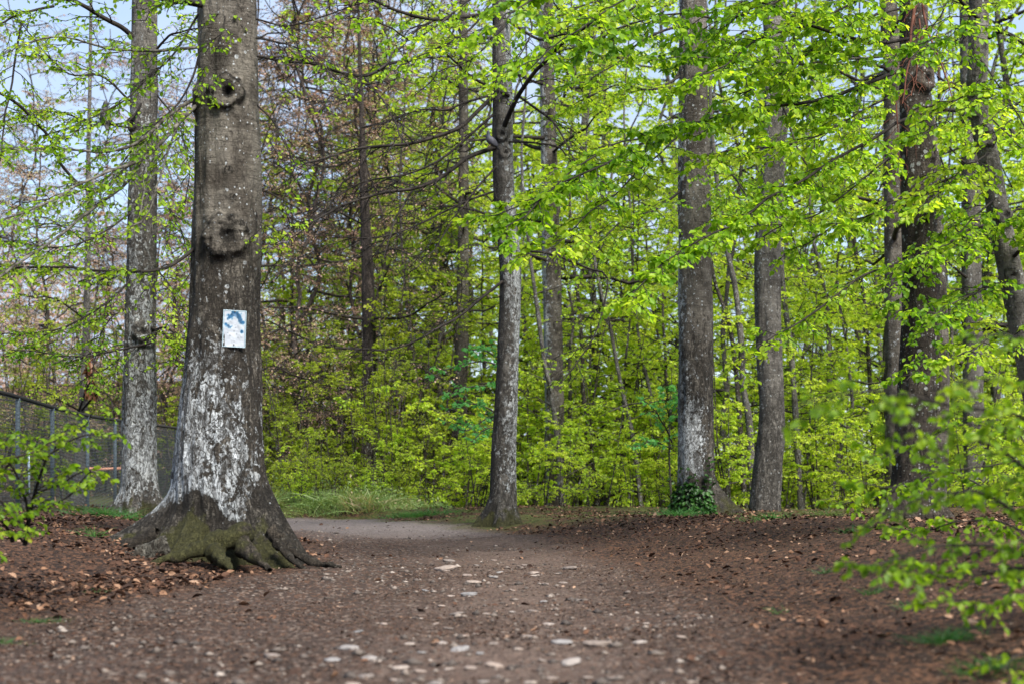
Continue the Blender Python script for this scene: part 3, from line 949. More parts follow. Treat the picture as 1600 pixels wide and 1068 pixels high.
# T2, behind it by the fence
T2, A2 = beech('beech_tree', 'lichen-whitened beech between the wire fence and the thickest trunk', [(218, 806, 60), (218, 770, 57), (217, 700, 54), (219, 500, 48), (222, 350, 45), (225, 200, 42), (226, 0, 38)], 17.5, BARK_GREY,
               zone_fn([(0, .1), (.15, .45), (.5, .62), (1.4, .60), (2.5, .52), (3.6, .42), (6, .36)], (.7, .3), [(0, .5), (2, .5), (6, .3)], left=.06, seed=11), BIG, sides=72, dz=.025, seed=11,
               flare=[(190, .22, .45, 28, 1.6), (350, .25, .5, 30, 1.6), (262, .15, .35, 22, 1.5)], knots=[(290, 2.46, .10, .05, .03), (230, 5.0, .09, .03, .02)])
for pts, y1, w0, w1, kw in [
    ([(208, 58), (190, 42), (175, 34), (135, 13), (105, -2), (60, -25)], 16.8, 12, 6, dict(M=8)),
    ([(84, 10), (34, 20), (0, 34), (-30, 40)], 16.6, 6, 3, dict(M=8)),
    ([(243, 80), (256, 64), (270, 54), (307, 47)], 17.2, 6, 3, dict(M=6)),
    ([(236, 512), (256, 522), (277, 549), (277, 569), (290, 585)], 16.9, 6, 2, dict(M=8, tl=.4)),
    ([(238, 517), (262, 512), (294, 535), (305, 525)], 16.9, 5, 2, dict(M=7, tl=.4)),
    ([(244, 520), (236, 535), (189, 546), (135, 556), (84, 556), (20, 545)], 16.6, 5, 2, dict(M=13, tl=.5)),
    ([(212, 430), (170, 470), (110, 505), (40, 520), (-10, 516)], 16.6, 5, 2, dict(M=13, tl=.6)),
    ([(210, 250), (150, 300), (101, 263), (81, 216), (51, 182), (20, 162), (-5, 146)], 16.4, 7, 6, dict(M=10, tl=.6)),
    ([(208, 330), (150, 370), (80, 385), (0, 372)], 16.4, 5, 2, dict(M=14, tl=.65)),
    ([(246, 300), (275, 340), (290, 380), (300, 440)], 17.2, 4, 2, dict(M=10, tl=.5)),
    ([(246, 150), (275, 190), (295, 260), (285, 320)], 17.2, 4, 2, dict(M=12, tl=.5)),
    ([(205, 160), (160, 120), (100, 110), (34, 34)], 16.8, 5, 2, dict(M=12, tl=.6)),
    ([(205, 200), (140, 190), (80, 175), (14, 190)], 16.6, 4, 2, dict(M=12, tl=.55)),
    ([(244, 420), (268, 450), (280, 490), (288, 540)], 17.1, 4, 1.6, dict(M=8, tl=.4)),
    ([(34, 34), (24, 84), (14, 145), (3, 219), (-6, 260)], 16.2, 5, 3, dict(M=12, tl=.5)),
    ([(202, 480), (170, 500), (150, 550), (146, 600)], 16.9, 3, 1.5, dict(M=8, tl=.4)),
]:
    kw = {**dict(leaf=.050, M2=6, tl=.6, tl2=.26, Q=4, drop=.25), **kw}
    kw['M'] = int(kw['M'] * 1.35)
    limb(T2, pts, 17.4, y1, w0, w1, leafmat=LEAF, rmin=.004, **kw)
upper_crown(T2, A2, 8, 15, 14, 3, seed=2)

# T3, the central beech
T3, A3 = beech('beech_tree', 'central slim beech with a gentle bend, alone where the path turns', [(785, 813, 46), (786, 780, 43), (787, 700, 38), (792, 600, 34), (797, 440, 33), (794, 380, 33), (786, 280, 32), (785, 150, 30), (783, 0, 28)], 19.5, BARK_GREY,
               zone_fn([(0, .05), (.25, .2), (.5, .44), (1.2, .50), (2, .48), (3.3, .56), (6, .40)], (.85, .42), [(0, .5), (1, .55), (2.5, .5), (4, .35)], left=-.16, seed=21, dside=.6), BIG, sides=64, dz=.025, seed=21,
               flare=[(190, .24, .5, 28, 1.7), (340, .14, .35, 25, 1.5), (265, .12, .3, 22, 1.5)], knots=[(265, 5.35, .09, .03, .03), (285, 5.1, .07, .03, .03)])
TW = dict(leaf=.05, M2=6, tl=.75, tl2=.32, Q=0, drop=.6, rmin=.0042)
for pts, y1, w0, w1, kw in [
    ([(775, 230), (732, 246), (702, 270), (675, 287), (641, 297), (584, 304), (530, 320), (470, 352)], 17.6, 11, 3, dict(M=20)),
    ([(772, 150), (746, 175), (719, 199), (678, 213), (641, 223), (570, 230), (530, 240), (450, 262)], 17.8, 10, 3, dict(M=22, tl=.9)),
    ([(786, 202), (800, 169), (817, 138), (847, 101), (880, 70), (930, 30)], 18.2, 12, 5, dict(M=12, Q=2)),
    ([(795, 150), (766, 135), (736, 121), (712, 101), (690, 80)], 18.4, 8, 3, dict(M=9)),
    ([(770, 148), (722, 162), (699, 172), (658, 169), (600, 190)], 18.3, 6, 2.5, dict(M=14)),
    ([(775, 20), (700, 30), (665, 27), (621, 20), (584, 3), (540, -20)], 17.8, 9, 5, dict(M=12)),
    ([(770, 60), (720, 60), (660, 90), (611, 100), (581, 118), (547, 118), (500, 108), (440, 92), (400, 90)], 17.0, 8, 4, dict(M=18, tl=.7)),
    ([(672, 35), (645, 51), (620, 80), (590, 112)], 17.6, 6, 4, dict(M=6)),
    ([(570, 122), (600, 160), (618, 195), (640, 240)], 17.2, 5, 2, dict(M=8, tl=.5)),
    ([(645, 297), (628, 324), (611, 358), (600, 400)], 18.0, 5, 2, dict(M=9, tl=.6)),
    ([(795, 222), (834, 223), (871, 229), (888, 246), (905, 260), (930, 262)], 19.0, 5, 2, dict(M=8, Q=2)),
    ([(806, 410), (815, 394), (851, 395), (888, 407), (922, 419), (945, 424), (952, 444), (938, 512), (908, 562), (878, 596)], 18.2, 6, 2, dict(M=10, tl=.5, Q=1)),
    ([(785, 440), (746, 471), (719, 495), (678, 517), (645, 532), (597, 546), (540, 548)], 18.3, 7, 2, dict(M=14, tl=.6)),
    ([(770, 300), (720, 318), (660, 350), (590, 372), (520, 376)], 18.2, 5, 2, dict(M=16, tl=.8)),
    ([(770, 180), (700, 240), (640, 270), (560, 290), (480, 330)], 18.3, 6, 2, dict(M=18, tl=.9)),
    ([(776, 260), (740, 300), (705, 350), (655, 420)], 18.6, 5, 2, dict(M=14, tl=.7)),
    ([(810, 150), (840, 172), (870, 200), (900, 255), (925, 300)], 18.4, 6, 2, dict(M=10, tl=.6, Q=2)),
    ([(790, 30), (840, 60), (870, 55), (920, 45), (980, 20)], 18.0, 7, 3, dict(M=14, tl=.8, Q=3)),
]:
    limb(T3, pts, 19.4, y1, w0, w1, **{**TW, **kw})
for pts, y1, w0, w1, kw in [   # leafy ends above
    ([(775, -30), (720, 10), (680, 40), (640, 60), (600, 40), (540, 25)], 14.0, 5, 2, dict(M=18, tl=.6)),
    ([(775, -10), (740, 40), (690, 75), (640, 100), (610, 112)], 14.5, 5, 2, dict(M=16, tl=.55)),
    ([(790, 40), (740, 90), (690, 110), (650, 145)], 15.5, 4, 2, dict(M=14, tl=.5)),
    ([(780, -40), (800, 10), (770, 50), (745, 70)], 10.5, 4, 2, dict(M=8, tl=.35)),
    ([(800, -10), (830, 40), (810, 90), (790, 120), (770, 130)], 15.5, 4, 2, dict(M=12, tl=.5)),
]:
    limb(T3, pts, 16.5, y1, w0, w1, **{**dict(leaf=.058, M2=4, tl2=.22, Q=4, drop=.05), **kw})
upper_crown(T3, A3, 9, 15, 9, 3.0, seed=3)

# T4 .. T12
T4, A4 = beech('beech_tree', 'pale-flanked beech standing just behind the central one', [(868, 790, 34), (867, 700, 31), (866, 600, 30), (863, 450, 29), (858, 260, 26), (855, 120, 23), (853, 0, 21)], 29, BARK,
               zone_fn([(0, .2), (2, .3), (9, .3)], (.3, .3), [(0, .4), (9, .3)], left=.38, seed=31), BIG, sides=40, dz=.05, seed=31, top=17)
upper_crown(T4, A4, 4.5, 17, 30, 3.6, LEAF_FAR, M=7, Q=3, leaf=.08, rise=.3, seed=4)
T5, A5 = beech('beech_tree', 'straight beech with green ivy round its foot and white lichen above', [(1091, 806, 66), (1088, 740, 57), (1087, 600, 53), (1086, 420, 52), (1085, 300, 50), (1084, 150, 45), (1083, 0, 42)], 21, BARK,
               zone_fn([(0, .0), (.4, .15), (.65, .60), (1.1, .64), (1.8, .48), (2.4, .34), (4, .24), (7, .32)], (.55, .5), [(0, .45), (1.5, .6), (2.2, .5), (3, .25), (6, .15)], left=.22, seed=41, stain=((0, .6), (.5, .7), (.7, 1), (1.3, 1), (1.6, .5), (2.2, .6), (2.8, 1), (9, 1))), BIG, sides=72, dz=.025, seed=41,
               flare=[(350, .42, .62, 24, 1.7), (190, .12, .4, 30, 1.4), (275, .14, .35, 22, 1.5), (310, .18, .4, 16, 1.6)])
T6, A6 = beech('beech_tree', 'slim wavy beech, grey with one pale patch low on it, beside the ivied one', [(1195, 807, 50), (1196, 770, 47), (1203, 700, 44), (1206, 640, 39), (1202, 560, 39), (1199, 450, 41), (1201, 350, 38), (1205, 250, 36), (1211, 150, 33), (1212, 60, 33), (1209, 0, 35)], 23, BARK_GREY,
               zone_fn([(0, .25), (.35, .35), (.7, .25), (1.6, .22), (3, .28), (8, .36)], (.25, .3), [(0, .5), (1.6, .5), (2.3, .3), (8, .15)], left=.14, seed=51), BIG, sides=64, dz=.025, seed=51)
T7, A7 = beech('beech_tree', 'greyish beech half hidden just behind the dark twin-stemmed beech', [(1400, 800, 36), (1400, 600, 33), (1399, 450, 33), (1396, 250, 30), (1395, 100, 28), (1388, 0, 26)], 26, BARK,
               zone_fn([(0, .3), (9, .25)], (.2, .3), [(0, .3), (9, .2)], seed=61), BIG, sides=44, dz=.05, seed=61)
T8, A8 = beech('beech_tree', 'dark twin-stemmed beech spotted with lichen, bearing the long leafy limbs', [(1425, 828, 70), (1427, 720, 61), (1433, 600, 58), (1440, 450, 55), (1435, 300, 53), (1431, 150, 48), (1428, 0, 42)], 15.5, BARK_DARK,
               zone_fn([(0, .1), (.6, .25), (2, .20), (5, .24)], (.3, .4), [(0, .4), (6, .25)], left=0, seed=71), BIG, sides=72, dz=.025, seed=71, flare=[(190, .2, .5, 26, 1.6), (340, .25, .5, 26, 1.6)],
               knots=[(300, 5.0, .12, .05, .05), (320, 4.2, .09, .03, .03)])
trunk_mesh('stem', [(1452, 830, 44), (1464, 700, 36), (1466, 560, 33), (1463, 420, 29), (1459, 300, 25), (1452, 200, 22), (1440, 120, 14)], 15.62, BARK, T8, zone_fn([(0, .2), (6, .3)], (.2, .3), [(0, .3), (6, .3)], seed=75), top=5.6, sides=36, dz=.04, seed=75, base_z=.1, lean=(0, 0))
T9, A9 = beech('beech_tree', 'smooth grey leaning beech rising nearest the frame edge', [(1668, 826, 58), (1650, 760, 50), (1625, 640, 44), (1599, 520, 40), (1580, 430, 37), (1563, 350, 34), (1551, 280, 32), (1536, 200, 32), (1526, 130, 32), (1529, 0, 30)], 12, BARK_GREY,
               zone_fn([(0, .3), (2, .12), (6, .1)], (.2, .3), [(0, .2), (6, .05)], seed=81), BIG, sides=56, dz=.025, seed=81, lean=(.0, 0), knots=[(250, 3.55, .08, .03, .02), (280, 2.9, .07, .03, .02), (255, 2.4, .06, .03, .02)])
T10, A10 = beech('beech_tree', 'pale straight beech between the dark twin beech and the leaning one', [(1523, 800, 33), (1520, 560, 31), (1518, 420, 30), (1516, 200, 27), (1512, 0, 24)], 28, BARK_GREY,
                 zone_fn([(0, .3), (9, .34)], (.2, .3), [(0, .3), (9, .3)], seed=85), BIG, sides=36, dz=.05, seed=85, top=16)
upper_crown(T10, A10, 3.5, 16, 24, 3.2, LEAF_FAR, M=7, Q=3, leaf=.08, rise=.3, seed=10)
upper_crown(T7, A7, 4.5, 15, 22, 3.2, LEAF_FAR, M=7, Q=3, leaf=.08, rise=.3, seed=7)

RT = dict(leaf=.07, M2=5, tl=.62, tl2=.24, Q=6, drop=.05, rmin=.0034)
for pts, y1, w0, w1, kw in [
    ([(1420, 105), (1370, 125), (1320, 145), (1293, 154), (1249, 164), (1195, 169), (1151, 177), (1104, 191), (1070, 202), (1016, 216), (955, 250), (874, 290), (827, 341), (800, 352)], 12.0, 9, 2.2, dict(M=50, tl=.55, drop=0, Q=7)),
    ([(1420, 185), (1401, 192), (1377, 209), (1343, 229), (1303, 251), (1262, 277), (1222, 297), (1188, 314), (1148, 344), (1100, 368), (1050, 405), (985, 460)], 12.4, 8, 2.2, dict(M=44, tl=.48, drop=0, Q=7)),
    ([(1420, 82), (1391, 86), (1350, 91), (1316, 94), (1269, 98), (1229, 96), (1150, 90), (1090, 86), (1050, 84)], 13.0, 6, 2, dict(M=26, tl=.6, mat=TWIG_PALE)),
    ([(1425, 60), (1370, 68), (1330, 61), (1296, 51), (1249, 27), (1212, 7), (1181, -6), (1120, -30)], 13.2, 8, 4, dict(M=20, tl=.75)),
    ([(1420, 405), (1401, 412), (1350, 432), (1303, 461), (1276, 485), (1235, 512), (1205, 532), (1178, 552), (1150, 575)], 13.6, 6, 2, dict(M=20, tl=.36, Q=3)),
    ([(1425, -40), (1340, 0), (1260, 40), (1180, 60), (1120, 110), (1075, 130)], 12.6, 6, 2, dict(M=26, tl=.7)),
    ([(1425, -60), (1300, -40), (1200, 10), (1130, 30), (1050, 20), (960, 40), (900, 70)], 11.6, 6, 2, dict(M=30, tl=.75)),
    ([(1430, -90), (1250, -90), (1100, -50), (1000, -20), (930, 20), (860, 60), (820, 95)], 11.2, 6, 2, dict(M=30, tl=.8)),
    ([(1430, -120), (1150, -100), (980, -60), (880, -20), (800, 25), (762, 62)], 9.2, 6, 2, dict(M=22, tl=.45)),
    ([(1420, 140), (1360, 165), (1290, 205), (1230, 225), (1170, 235), (1100, 250)], 13.4, 5, 2, dict(M=22, tl=.6)),
    ([(1425, 215), (1350, 280), (1280, 330), (1225, 352), (1170, 380)], 13.8, 4, 2, dict(M=18, tl=.55)),
    ([(1425, 300), (1370, 330), (1310, 350), (1250, 390)], 14.2, 4, 2, dict(M=14, tl=.5)),
    ([(1070, 200), (1030, 240), (985, 275), (930, 330), (880, 380), (850, 405)], 12.0, 4, 1.6, dict(M=20, tl=.5)),
    ([(1010, 216), (960, 225), (900, 262), (850, 300), (790, 330), (760, 340)], 12.2, 4, 1.6, dict(M=18, tl=.45)),
    ([(1468, 240), (1478, 280), (1475, 310), (1490, 350)], 15.0, 4, 1.6, dict(M=8, tl=.35)),
    ([(1465, 120), (1510, 150), (1560, 200), (1610, 250)], 13.5, 5, 2, dict(M=16, tl=.6)),
    ([(1440, 340), (1440, 380), (1400, 440), (1380, 480)], 14.4, 3, 1.5, dict(M=12, tl=.35, Q=4)),
    ([(1470, 330), (1520, 380), (1570, 400), (1615, 395)], 13.8, 4, 2, dict(M=14, tl=.5)),
    ([(1450, 420), (1430, 460), (1450, 540), (1420, 590)], 14.2, 3, 1.5, dict(M=12, tl=.35, Q=4)),
    ([(1420, 10), (1350, 30), (1290, 60), (1220, 120), (1150, 150)], 13.5, 5, 2, dict(M=22, tl=.6)),
]:
    limb(T8, pts, 15.3, y1, w0, w1, leafmat=LEAF, **{**RT, **kw})
for pts, y1, w0, w1 in [([(1432, -30), (1428, 20), (1422, 70), (1418, 120), (1408, 165)], 14.6, 9, 2), ([(1440, -20), (1446, 30), (1462, 75), (1478, 110), (1490, 155)], 14.5, 7, 2), ([(1436, 30), (1440, 70), (1432, 110), (1424, 150)], 14.8, 4, 1.5), ([(1400, 160), (1404, 220), (1398, 280)], 14.9, 3, 1.2)]:
    limb(T8, pts, 15.2, y1, w0, w1, mat=RUST, M=9, tl=.28, M2=3, tl2=.12, Q=0, droop=.5, name='hanging_vine')
upper_crown(T8, A8, 7.5, 15, 10, 3.0, seed=8)

for pts, y1, w0, w1, kw in [
    ([(1585, 400), (1600, 388), (1640, 380)], 11.6, 9, 5, dict(M=5)),
    ([(1545, 60), (1566, 50), (1600, 70), (1650, 110)], 11.2, 9, 6, dict(M=8)),
    ([(1530, 30), (1508, 10), (1485, -15)], 11.5, 9, 6, dict(M=5)),
    ([(1530, 90), (1560, 130), (1595, 190), (1640, 230)], 10.8, 4, 2, dict(M=14)),
    ([(1545, 240), (1500, 270), (1470, 300), (1440, 330)], 11.0, 4, 2, dict(M=14, tl=.4)),
    ([(1555, 310), (1510, 350), (1480, 380), (1440, 400)], 11.0, 4, 2, dict(M=14, tl=.4)),
    ([(1565, 360), (1590, 340), (1630, 330)], 11.2, 3, 2, dict(M=10, tl=.4)),
    ([(1580, 440), (1540, 450), (1490, 470), (1450, 490)], 10.8, 4, 2, dict(M=14, tl=.4)),
    ([(1530, 140), (1490, 160), (1470, 200), (1440, 215)], 11.2, 4, 2, dict(M=12, tl=.4)),
    ([(1530, 40), (1490, 70), (1460, 60), (1420, 90)], 11.0, 4, 2, dict(M=14, tl=.45)),
    ([(1600, 530), (1560, 520), (1520, 545), (1480, 560)], 10.6, 3, 1.6, dict(M=10, tl=.35)),
]:
    limb(T9, pts, 11.9, y1, w0, w1, leafmat=LEAF, **{**RT, 'leaf': .056, **kw})
upper_crown(T9, A9, 6.5, 11, 8, 2.2, seed=9)

for t, a, pl in ((T5, A5, [([(1105, 60), (1150, 70), (1190, 100), (1240, 130)], 19.5), ([(1062, 120), (1020, 140), (960, 135), (900, 160)], 19), ([(1062, 300), (1020, 330), (970, 345), (930, 400)], 19.5), ([(1110, 250), (1150, 280), (1180, 330)], 20), ([(1062, 40), (1010, 60), (960, 100), (910, 130)], 19), ([(1065, -10), (1000, 5), (940, 0), (870, 30)], 18.5)]),
                 (T6, A6, [([(1225, 80), (1260, 110), (1300, 190), (1320, 230)], 21.5), ([(1190, 60), (1160, 50), (1130, 90)], 22), ([(1222, 160), (1250, 240), (1290, 300)], 22), ([(1185, 280), (1150, 300), (1120, 350)], 22)])):
    for pts, y1 in pl:
        limb(t, pts, pts and (20.9 if t is T5 else 22.9), y1, 6, 2, leafmat=LEAF, **{**RT, 'M': 16, 'tl': .9, 'tl2': .35, 'rmin': .004})
    upper_crown(t, a, 9, 15, 10, 3.0, seed=50 + int(t is T6))

# ------------------------------------------------------------------ trees further back
T11, A11 = beech('conifer_tree', 'dark-barked conifer with long drooping bare limbs, left of the central beech', [(578, 790, 25), (577, 560, 23), (575, 440, 20), (571, 350, 16), (566, 200, 9), (560, 0, 4)], 31, BARK_CONIFER,
                 zone_fn([(0, .1), (12, .15)], (.3, .5), [(0, .6), (12, .6)], seed=91), None, sides=32, dz=.06, seed=91, top=15)
for pts, w0 in [([(585, 498), (631, 495), (672, 475), (699, 456)], 6), ([(566, 498), (530, 493), (470, 480), (415, 478)], 7), ([(566, 545), (500, 540), (456, 519), (405, 495)], 6), ([(570, 610), (520, 603), (456, 583), (405, 560)], 6), ([(572, 640), (540, 623), (472, 620), (405, 590)], 5),
                ([(585, 560), (640, 565), (690, 590)], 5), ([(566, 400), (520, 410), (470, 400), (430, 430)], 5), ([(566, 350), (520, 330), (470, 345), (420, 320)], 5), ([(580, 400), (620, 390), (660, 410)], 4), ([(560, 250), (510, 260), (450, 240)], 5), ([(572, 300), (610, 280), (650, 300)], 4), ([(560, 150), (500, 160), (440, 140)], 4), ([(566, 200), (620, 190), (660, 220)], 4)]:
    limb(T11, pts, 30.8, 29, w0, 2.5, M=16, tl=1.0, M2=5, tl2=.45, Q=1, leaf=.06, leafmat=BUD, drop=.4, rmin=.006, detail=0)
T12, A12 = beech('beech_tree', 'thin dim trunk seen left of the central beech, beyond the whitebeam leaves', [(718, 790, 26), (718, 640, 23), (721, 540, 21), (724, 400, 18), (724, 200, 15), (724, 0, 12)], 35, BARK, zone_fn([(0, .2), (9, .25)], (.2, .3), [(0, .4), (9, .3)], seed=95), BIG, sides=28, dz=.08, seed=95, top=15)
upper_crown(T12, A12, 4.5, 15, 20, 3.2, LEAF_FAR, M=7, Q=3, leaf=.08, rise=.3, seed=12)
T14, A14 = beech('beech_tree', 'slim grey trunk behind the wire fence with a rusty clump on it', [(121, 794, 26), (123, 760, 21), (126, 700, 16), (131, 620, 13), (134, 540, 11), (137, 400, 9), (138, 250, 7), (141, 100, 5)], 25, BARK_GREY, zone_fn([(0, .3), (6, .35)], (.3, .3), [(0, .3), (6, .3)], seed=97), BIG, sides=28, dz=.05, seed=97, top=14)
for pts in ([(122, 645, 0), (140, 600), (165, 575), (190, 560)], [(122, 640), (90, 622), (60, 605)], [(128, 640), (160, 610), (180, 640)], [(134, 500), (90, 470), (30, 460)], [(135, 450), (170, 430), (200, 420)], [(136, 380), (90, 350), (40, 360)]):
    limb(T14, [p[:2] for p in pts], 24.9, 24, 5, 2, M=10, tl=.6, M2=4, tl2=.25, Q=3, leaf=.055, leafmat=LEAF, rmin=.0045, detail=0)

# slender stems traced from the photo
POLES = [
    ('leaning pale sapling stem, forked, just right of the ivied beech', [(1176, 780), (1171, 664), (1161, 603), (1158, 535), (1149, 451), (1134, 380), (1120, 280), (1110, 150)], 12, 27),
    ('thin curved stem crossing behind the leaning pale one by the ivied beech', [(1165, 790), (1155, 640), (1148, 562), (1138, 502), (1114, 427), (1108, 330), (1112, 200)], 9, 28),
    ('slim upright stem close on the right side of the wavy grey beech', [(1252, 800), (1246, 698), (1242, 630), (1236, 549), (1225, 461), (1220, 360), (1228, 200), (1240, 60)], 11, 27.5),
    ('thin dark stem midway between the wavy beech and the dark twin beech', [(1300, 790), (1298, 698), (1296, 630), (1295, 549), (1293, 488), (1283, 427), (1269, 360), (1262, 220), (1268, 80)], 9, 30),
    ('slim bent stem just left of the dark twin beech', [(1372, 790), (1362, 640), (1357, 560), (1350, 470), (1338, 400), (1330, 300), (1335, 160)], 9, 31),
    ('slender pole leaning left between the central and ivied beeches', [(1005, 790), (990, 690), (970, 600), (955, 520), (940, 460), (925, 380), (915, 250)], 8, 29),
    ('thin dark stem beside the pale-flanked beech, leaning to it', [(880, 780), (868, 660), (850, 560), (842, 500), (835, 450), (826, 380), (815, 250)], 10, 28.2),
    ('thin grey pole right of the pale-flanked beech', [(930, 790), (925, 700), (912, 620), (910, 560), (905, 480), (893, 380), (890, 250)], 9, 30.5),
    ('spindly stem in the gap left of the ivied beech', [(1040, 790), (1030, 690), (1015, 610), (1000, 540), (990, 450), (985, 330), (975, 180)], 7, 31.5),
    ('slim stem between the twin beech and the pale straight one', [(1500, 790), (1490, 650), (1487, 520), (1478, 420), (1482, 280)], 8, 33),
    ('thin dark stem standing left of the thin dim trunk', [(655, 790), (652, 700), (640, 600), (640, 520), (630, 420), (625, 280)], 8, 33),
]
for k, (lab, pts, w, Yd) in enumerate(POLES):
    rg = np.random.default_rng(300 + k)
    pts = pts + [(pts[-1][0] + 8, pts[-1][1] - 150), (pts[-1][0] - 4, pts[-1][1] - 330)]
    p0 = P(*pts[0], Yd)
    gz = float(ground_z(p0[0], Yd))
    t = thing('young_beech', lab, 'tree', (p0[0], Yd, gz), 'slender young beeches between the big trunks')
    c = catmull(np.vstack([[p0[0], Yd, gz - .1], [P(*p, Yd) for p in pts[1:]]]), 60)
    mb = MB()
    tubes(mb, c, np.linspace(w, w * .15, 60) * .5 * Yd / F * (1 + .12 * fbm(np.linspace(0, 20, 60), 3.3 * k + np.zeros(60), 0., 3)), 10)
    mb.a[0][:, 0] = .38; mb.a[0][:, 2] = .3
    mb.build('trunk', BARK_GREY if k % 3 != 1 else BARK_DARK, t, True, 'zone')
    crown_part(t, None, c, gz + .6, c[-1, 2], 22, 1.7, STEM, LEAF_FAR, M=8, tl=.7, M2=3, tl2=.3, Q=4, leaf=.062, rg=rg, r=.016, rise=.35)

# ------------------------------------------------------------------ copies: understory
def proto_tree(name, height, rad, nl, length, leafmat, stemmat, seed, z0=.5, leaf=.065, M=8, M2=4, tl=.75, tl2=.3, Q=5, bend=.05, drop=0., rise=.3, rmin=.004, nst=1, crownname='crown', droop=.2, wild=1.):
    rg = np.random.default_rng(seed)
    t = thing(name, None, None)
    n = 40
    mb = MB()
    axes = []
    for k in range(nst):
        z = np.linspace(-.1, height * (1 if k == 0 else rg.uniform(.6, .95)), n)
        a = rg.uniform(0, 6.28); sp = 0 if nst == 1 else rg.uniform(.15, .4)
        c = np.stack([fbm(z * .35 + 5 * k, seed + np.zeros(n), 0., 3) * bend * height ** .5 * 1.4 + np.cos(a) * sp * z * .7, fbm(z * .35, seed + 50. + 3 * k + np.zeros(n), 0., 3) * bend * height ** .5 * 1.4 + np.sin(a) * sp * z * .7, z], 1)
        c[:, :2] -= c[0, :2] - (0 if k == 0 else .06) * np.array([np.cos(a), np.sin(a)])
        tubes(mb, c, np.linspace(rad, rad * .25, n) * (1 + .1 * fbm(z * 2, seed + np.zeros(n), 0., 2)), 9)
        axes.append(c)
    for a in mb.a:
        a[:, 0] = .36; a[:, 2] = .35
    mb.build('trunk' if nst == 1 else 'stem', stemmat, t, True, 'zone')
    if nst == 1:
        crown_part(t, None, axes[0], z0, height, nl, length, STEM, leafmat, M=M, tl=tl, M2=M2, tl2=tl2, Q=Q, leaf=leaf, rg=rg, drop=drop, rise=rise, rmin=rmin, r=rad * .45, name=crownname, droop=droop, wild=wild)
    else:
        for c in axes:
            crown_part(t, None, c, z0, c[-1, 2], max(4, nl // nst), length, STEM, leafmat, M=M, tl=tl, M2=M2, tl2=tl2, Q=Q, leaf=leaf, rg=rg, drop=drop, rise=rise, rmin=rmin, r=rad * .5, name=crownname, droop=droop, wild=wild)
    return t


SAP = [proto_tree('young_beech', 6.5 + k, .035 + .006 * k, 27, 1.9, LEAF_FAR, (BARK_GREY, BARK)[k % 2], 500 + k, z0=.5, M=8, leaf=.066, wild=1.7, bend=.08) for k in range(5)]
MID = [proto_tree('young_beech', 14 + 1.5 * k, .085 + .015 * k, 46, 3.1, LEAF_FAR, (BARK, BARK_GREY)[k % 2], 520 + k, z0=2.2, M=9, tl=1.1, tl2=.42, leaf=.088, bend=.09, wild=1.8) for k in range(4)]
BUSH = [proto_tree('beech_bush', 1.7 + .4 * k, .016, 18, .85, LEAF_FAR, BARK_DARK, 540 + k, z0=.12, M=7, tl=.42, M2=4, tl2=.2, Q=3, leaf=.058, nst=3, wild=1.7) for k in range(4)]
OLIVE = [proto_tree('olive_bush', 3.2 + .7 * k, .022, 32, .9, LEAF_OLIVE, BARK_DARK, 560 + k, z0=.3, M=7, tl=.5, M2=4, tl2=.25, Q=3, leaf=.052, nst=5, rise=.9, wild=1.6) for k in range(3)]
BARE = [proto_tree('budding_tree', 13 + 2 * k, .06, 52, 3.0, BUD, BARK_CONIFER, 580 + k, z0=1.5, M=11, tl=1.3, M2=6, tl2=.6, Q=4, leaf=.052, drop=.2, rise=.5, rmin=.005, droop=.3, bend=.12, wild=2.4) for k in range(4)]
LOWO = [proto_tree('low_bush', 1.3 + .3 * k, .010, 16, .5, (LEAF_OLIVE, LEAF_FAR, LEAF_OLIVE)[k], BARK_DARK, 620 + k, z0=.1, M=6, tl=.3, M2=3, tl2=.15, Q=3, leaf=.042, nst=5, rise=.9, wild=1.7, rmin=.003) for k in range(3)]

ORD = ['first', 'second', 'third', 'fourth', 'fifth', 'sixth', 'seventh', 'eighth', 'ninth', 'tenth', 'eleventh', 'twelfth', 'thirteenth', 'fourteenth', 'fifteenth']
MARK = [(-400, 'frame edge'), (219, 'fence beech'), (353, 'signed beech'), (577, 'conifer'), (790, 'central beech'), (1087, 'ivied beech'), (1202, 'wavy beech'), (1432, 'twin beech'), (2200, 'frame edge')]
PLANTED = []


def plant(proto, px, Yd, scale, row, desc, group):
    PLANTED.append((proto, px, Yd, scale, row, desc, group))


def commit():
    by = {}
    for it in PLANTED:
        gap = max(i for i, (m, _) in enumerate(MARK) if m <= it[1])
        by.setdefault((it[4], it[5], gap), []).append(it)
    used = set()
    for (row, desc, gap), its in by.items():
        its.sort(key=lambda i: i[1])
        for k, (proto, px, Yd, sc, _, _, grp) in enumerate(its):
            o = proto if id(proto) not in used else copy_tree(proto)
            used.add(id(proto))
            x = (px - CX) * Yd / F
            o.location = (x, Yd, float(ground_z(x, Yd)) - .02)
            o.rotation_euler = (0, 0, float(rng.uniform(0, 6.28)))
            s = sc * float(rng.uniform(.85, 1.15))
            o.scale = (s, s, s)
            a, b = MARK[gap][1], MARK[gap + 1][1]
            where = f'between {a} and {b}' if len(its) > 1 or True else ''
            pos = f'{ORD[k]} from left ' if len(its) > 1 else ''
            tag(o, f'{desc}, {pos}in the {row} row {where}', 'bush' if 'bush' in desc else 'tree', grp)


def spread_px(lo, hi, n, jit=.8):
    return lo + (np.arange(n) + .5 + rng.uniform(-.5, .5, n) * jit) * (hi - lo) / n


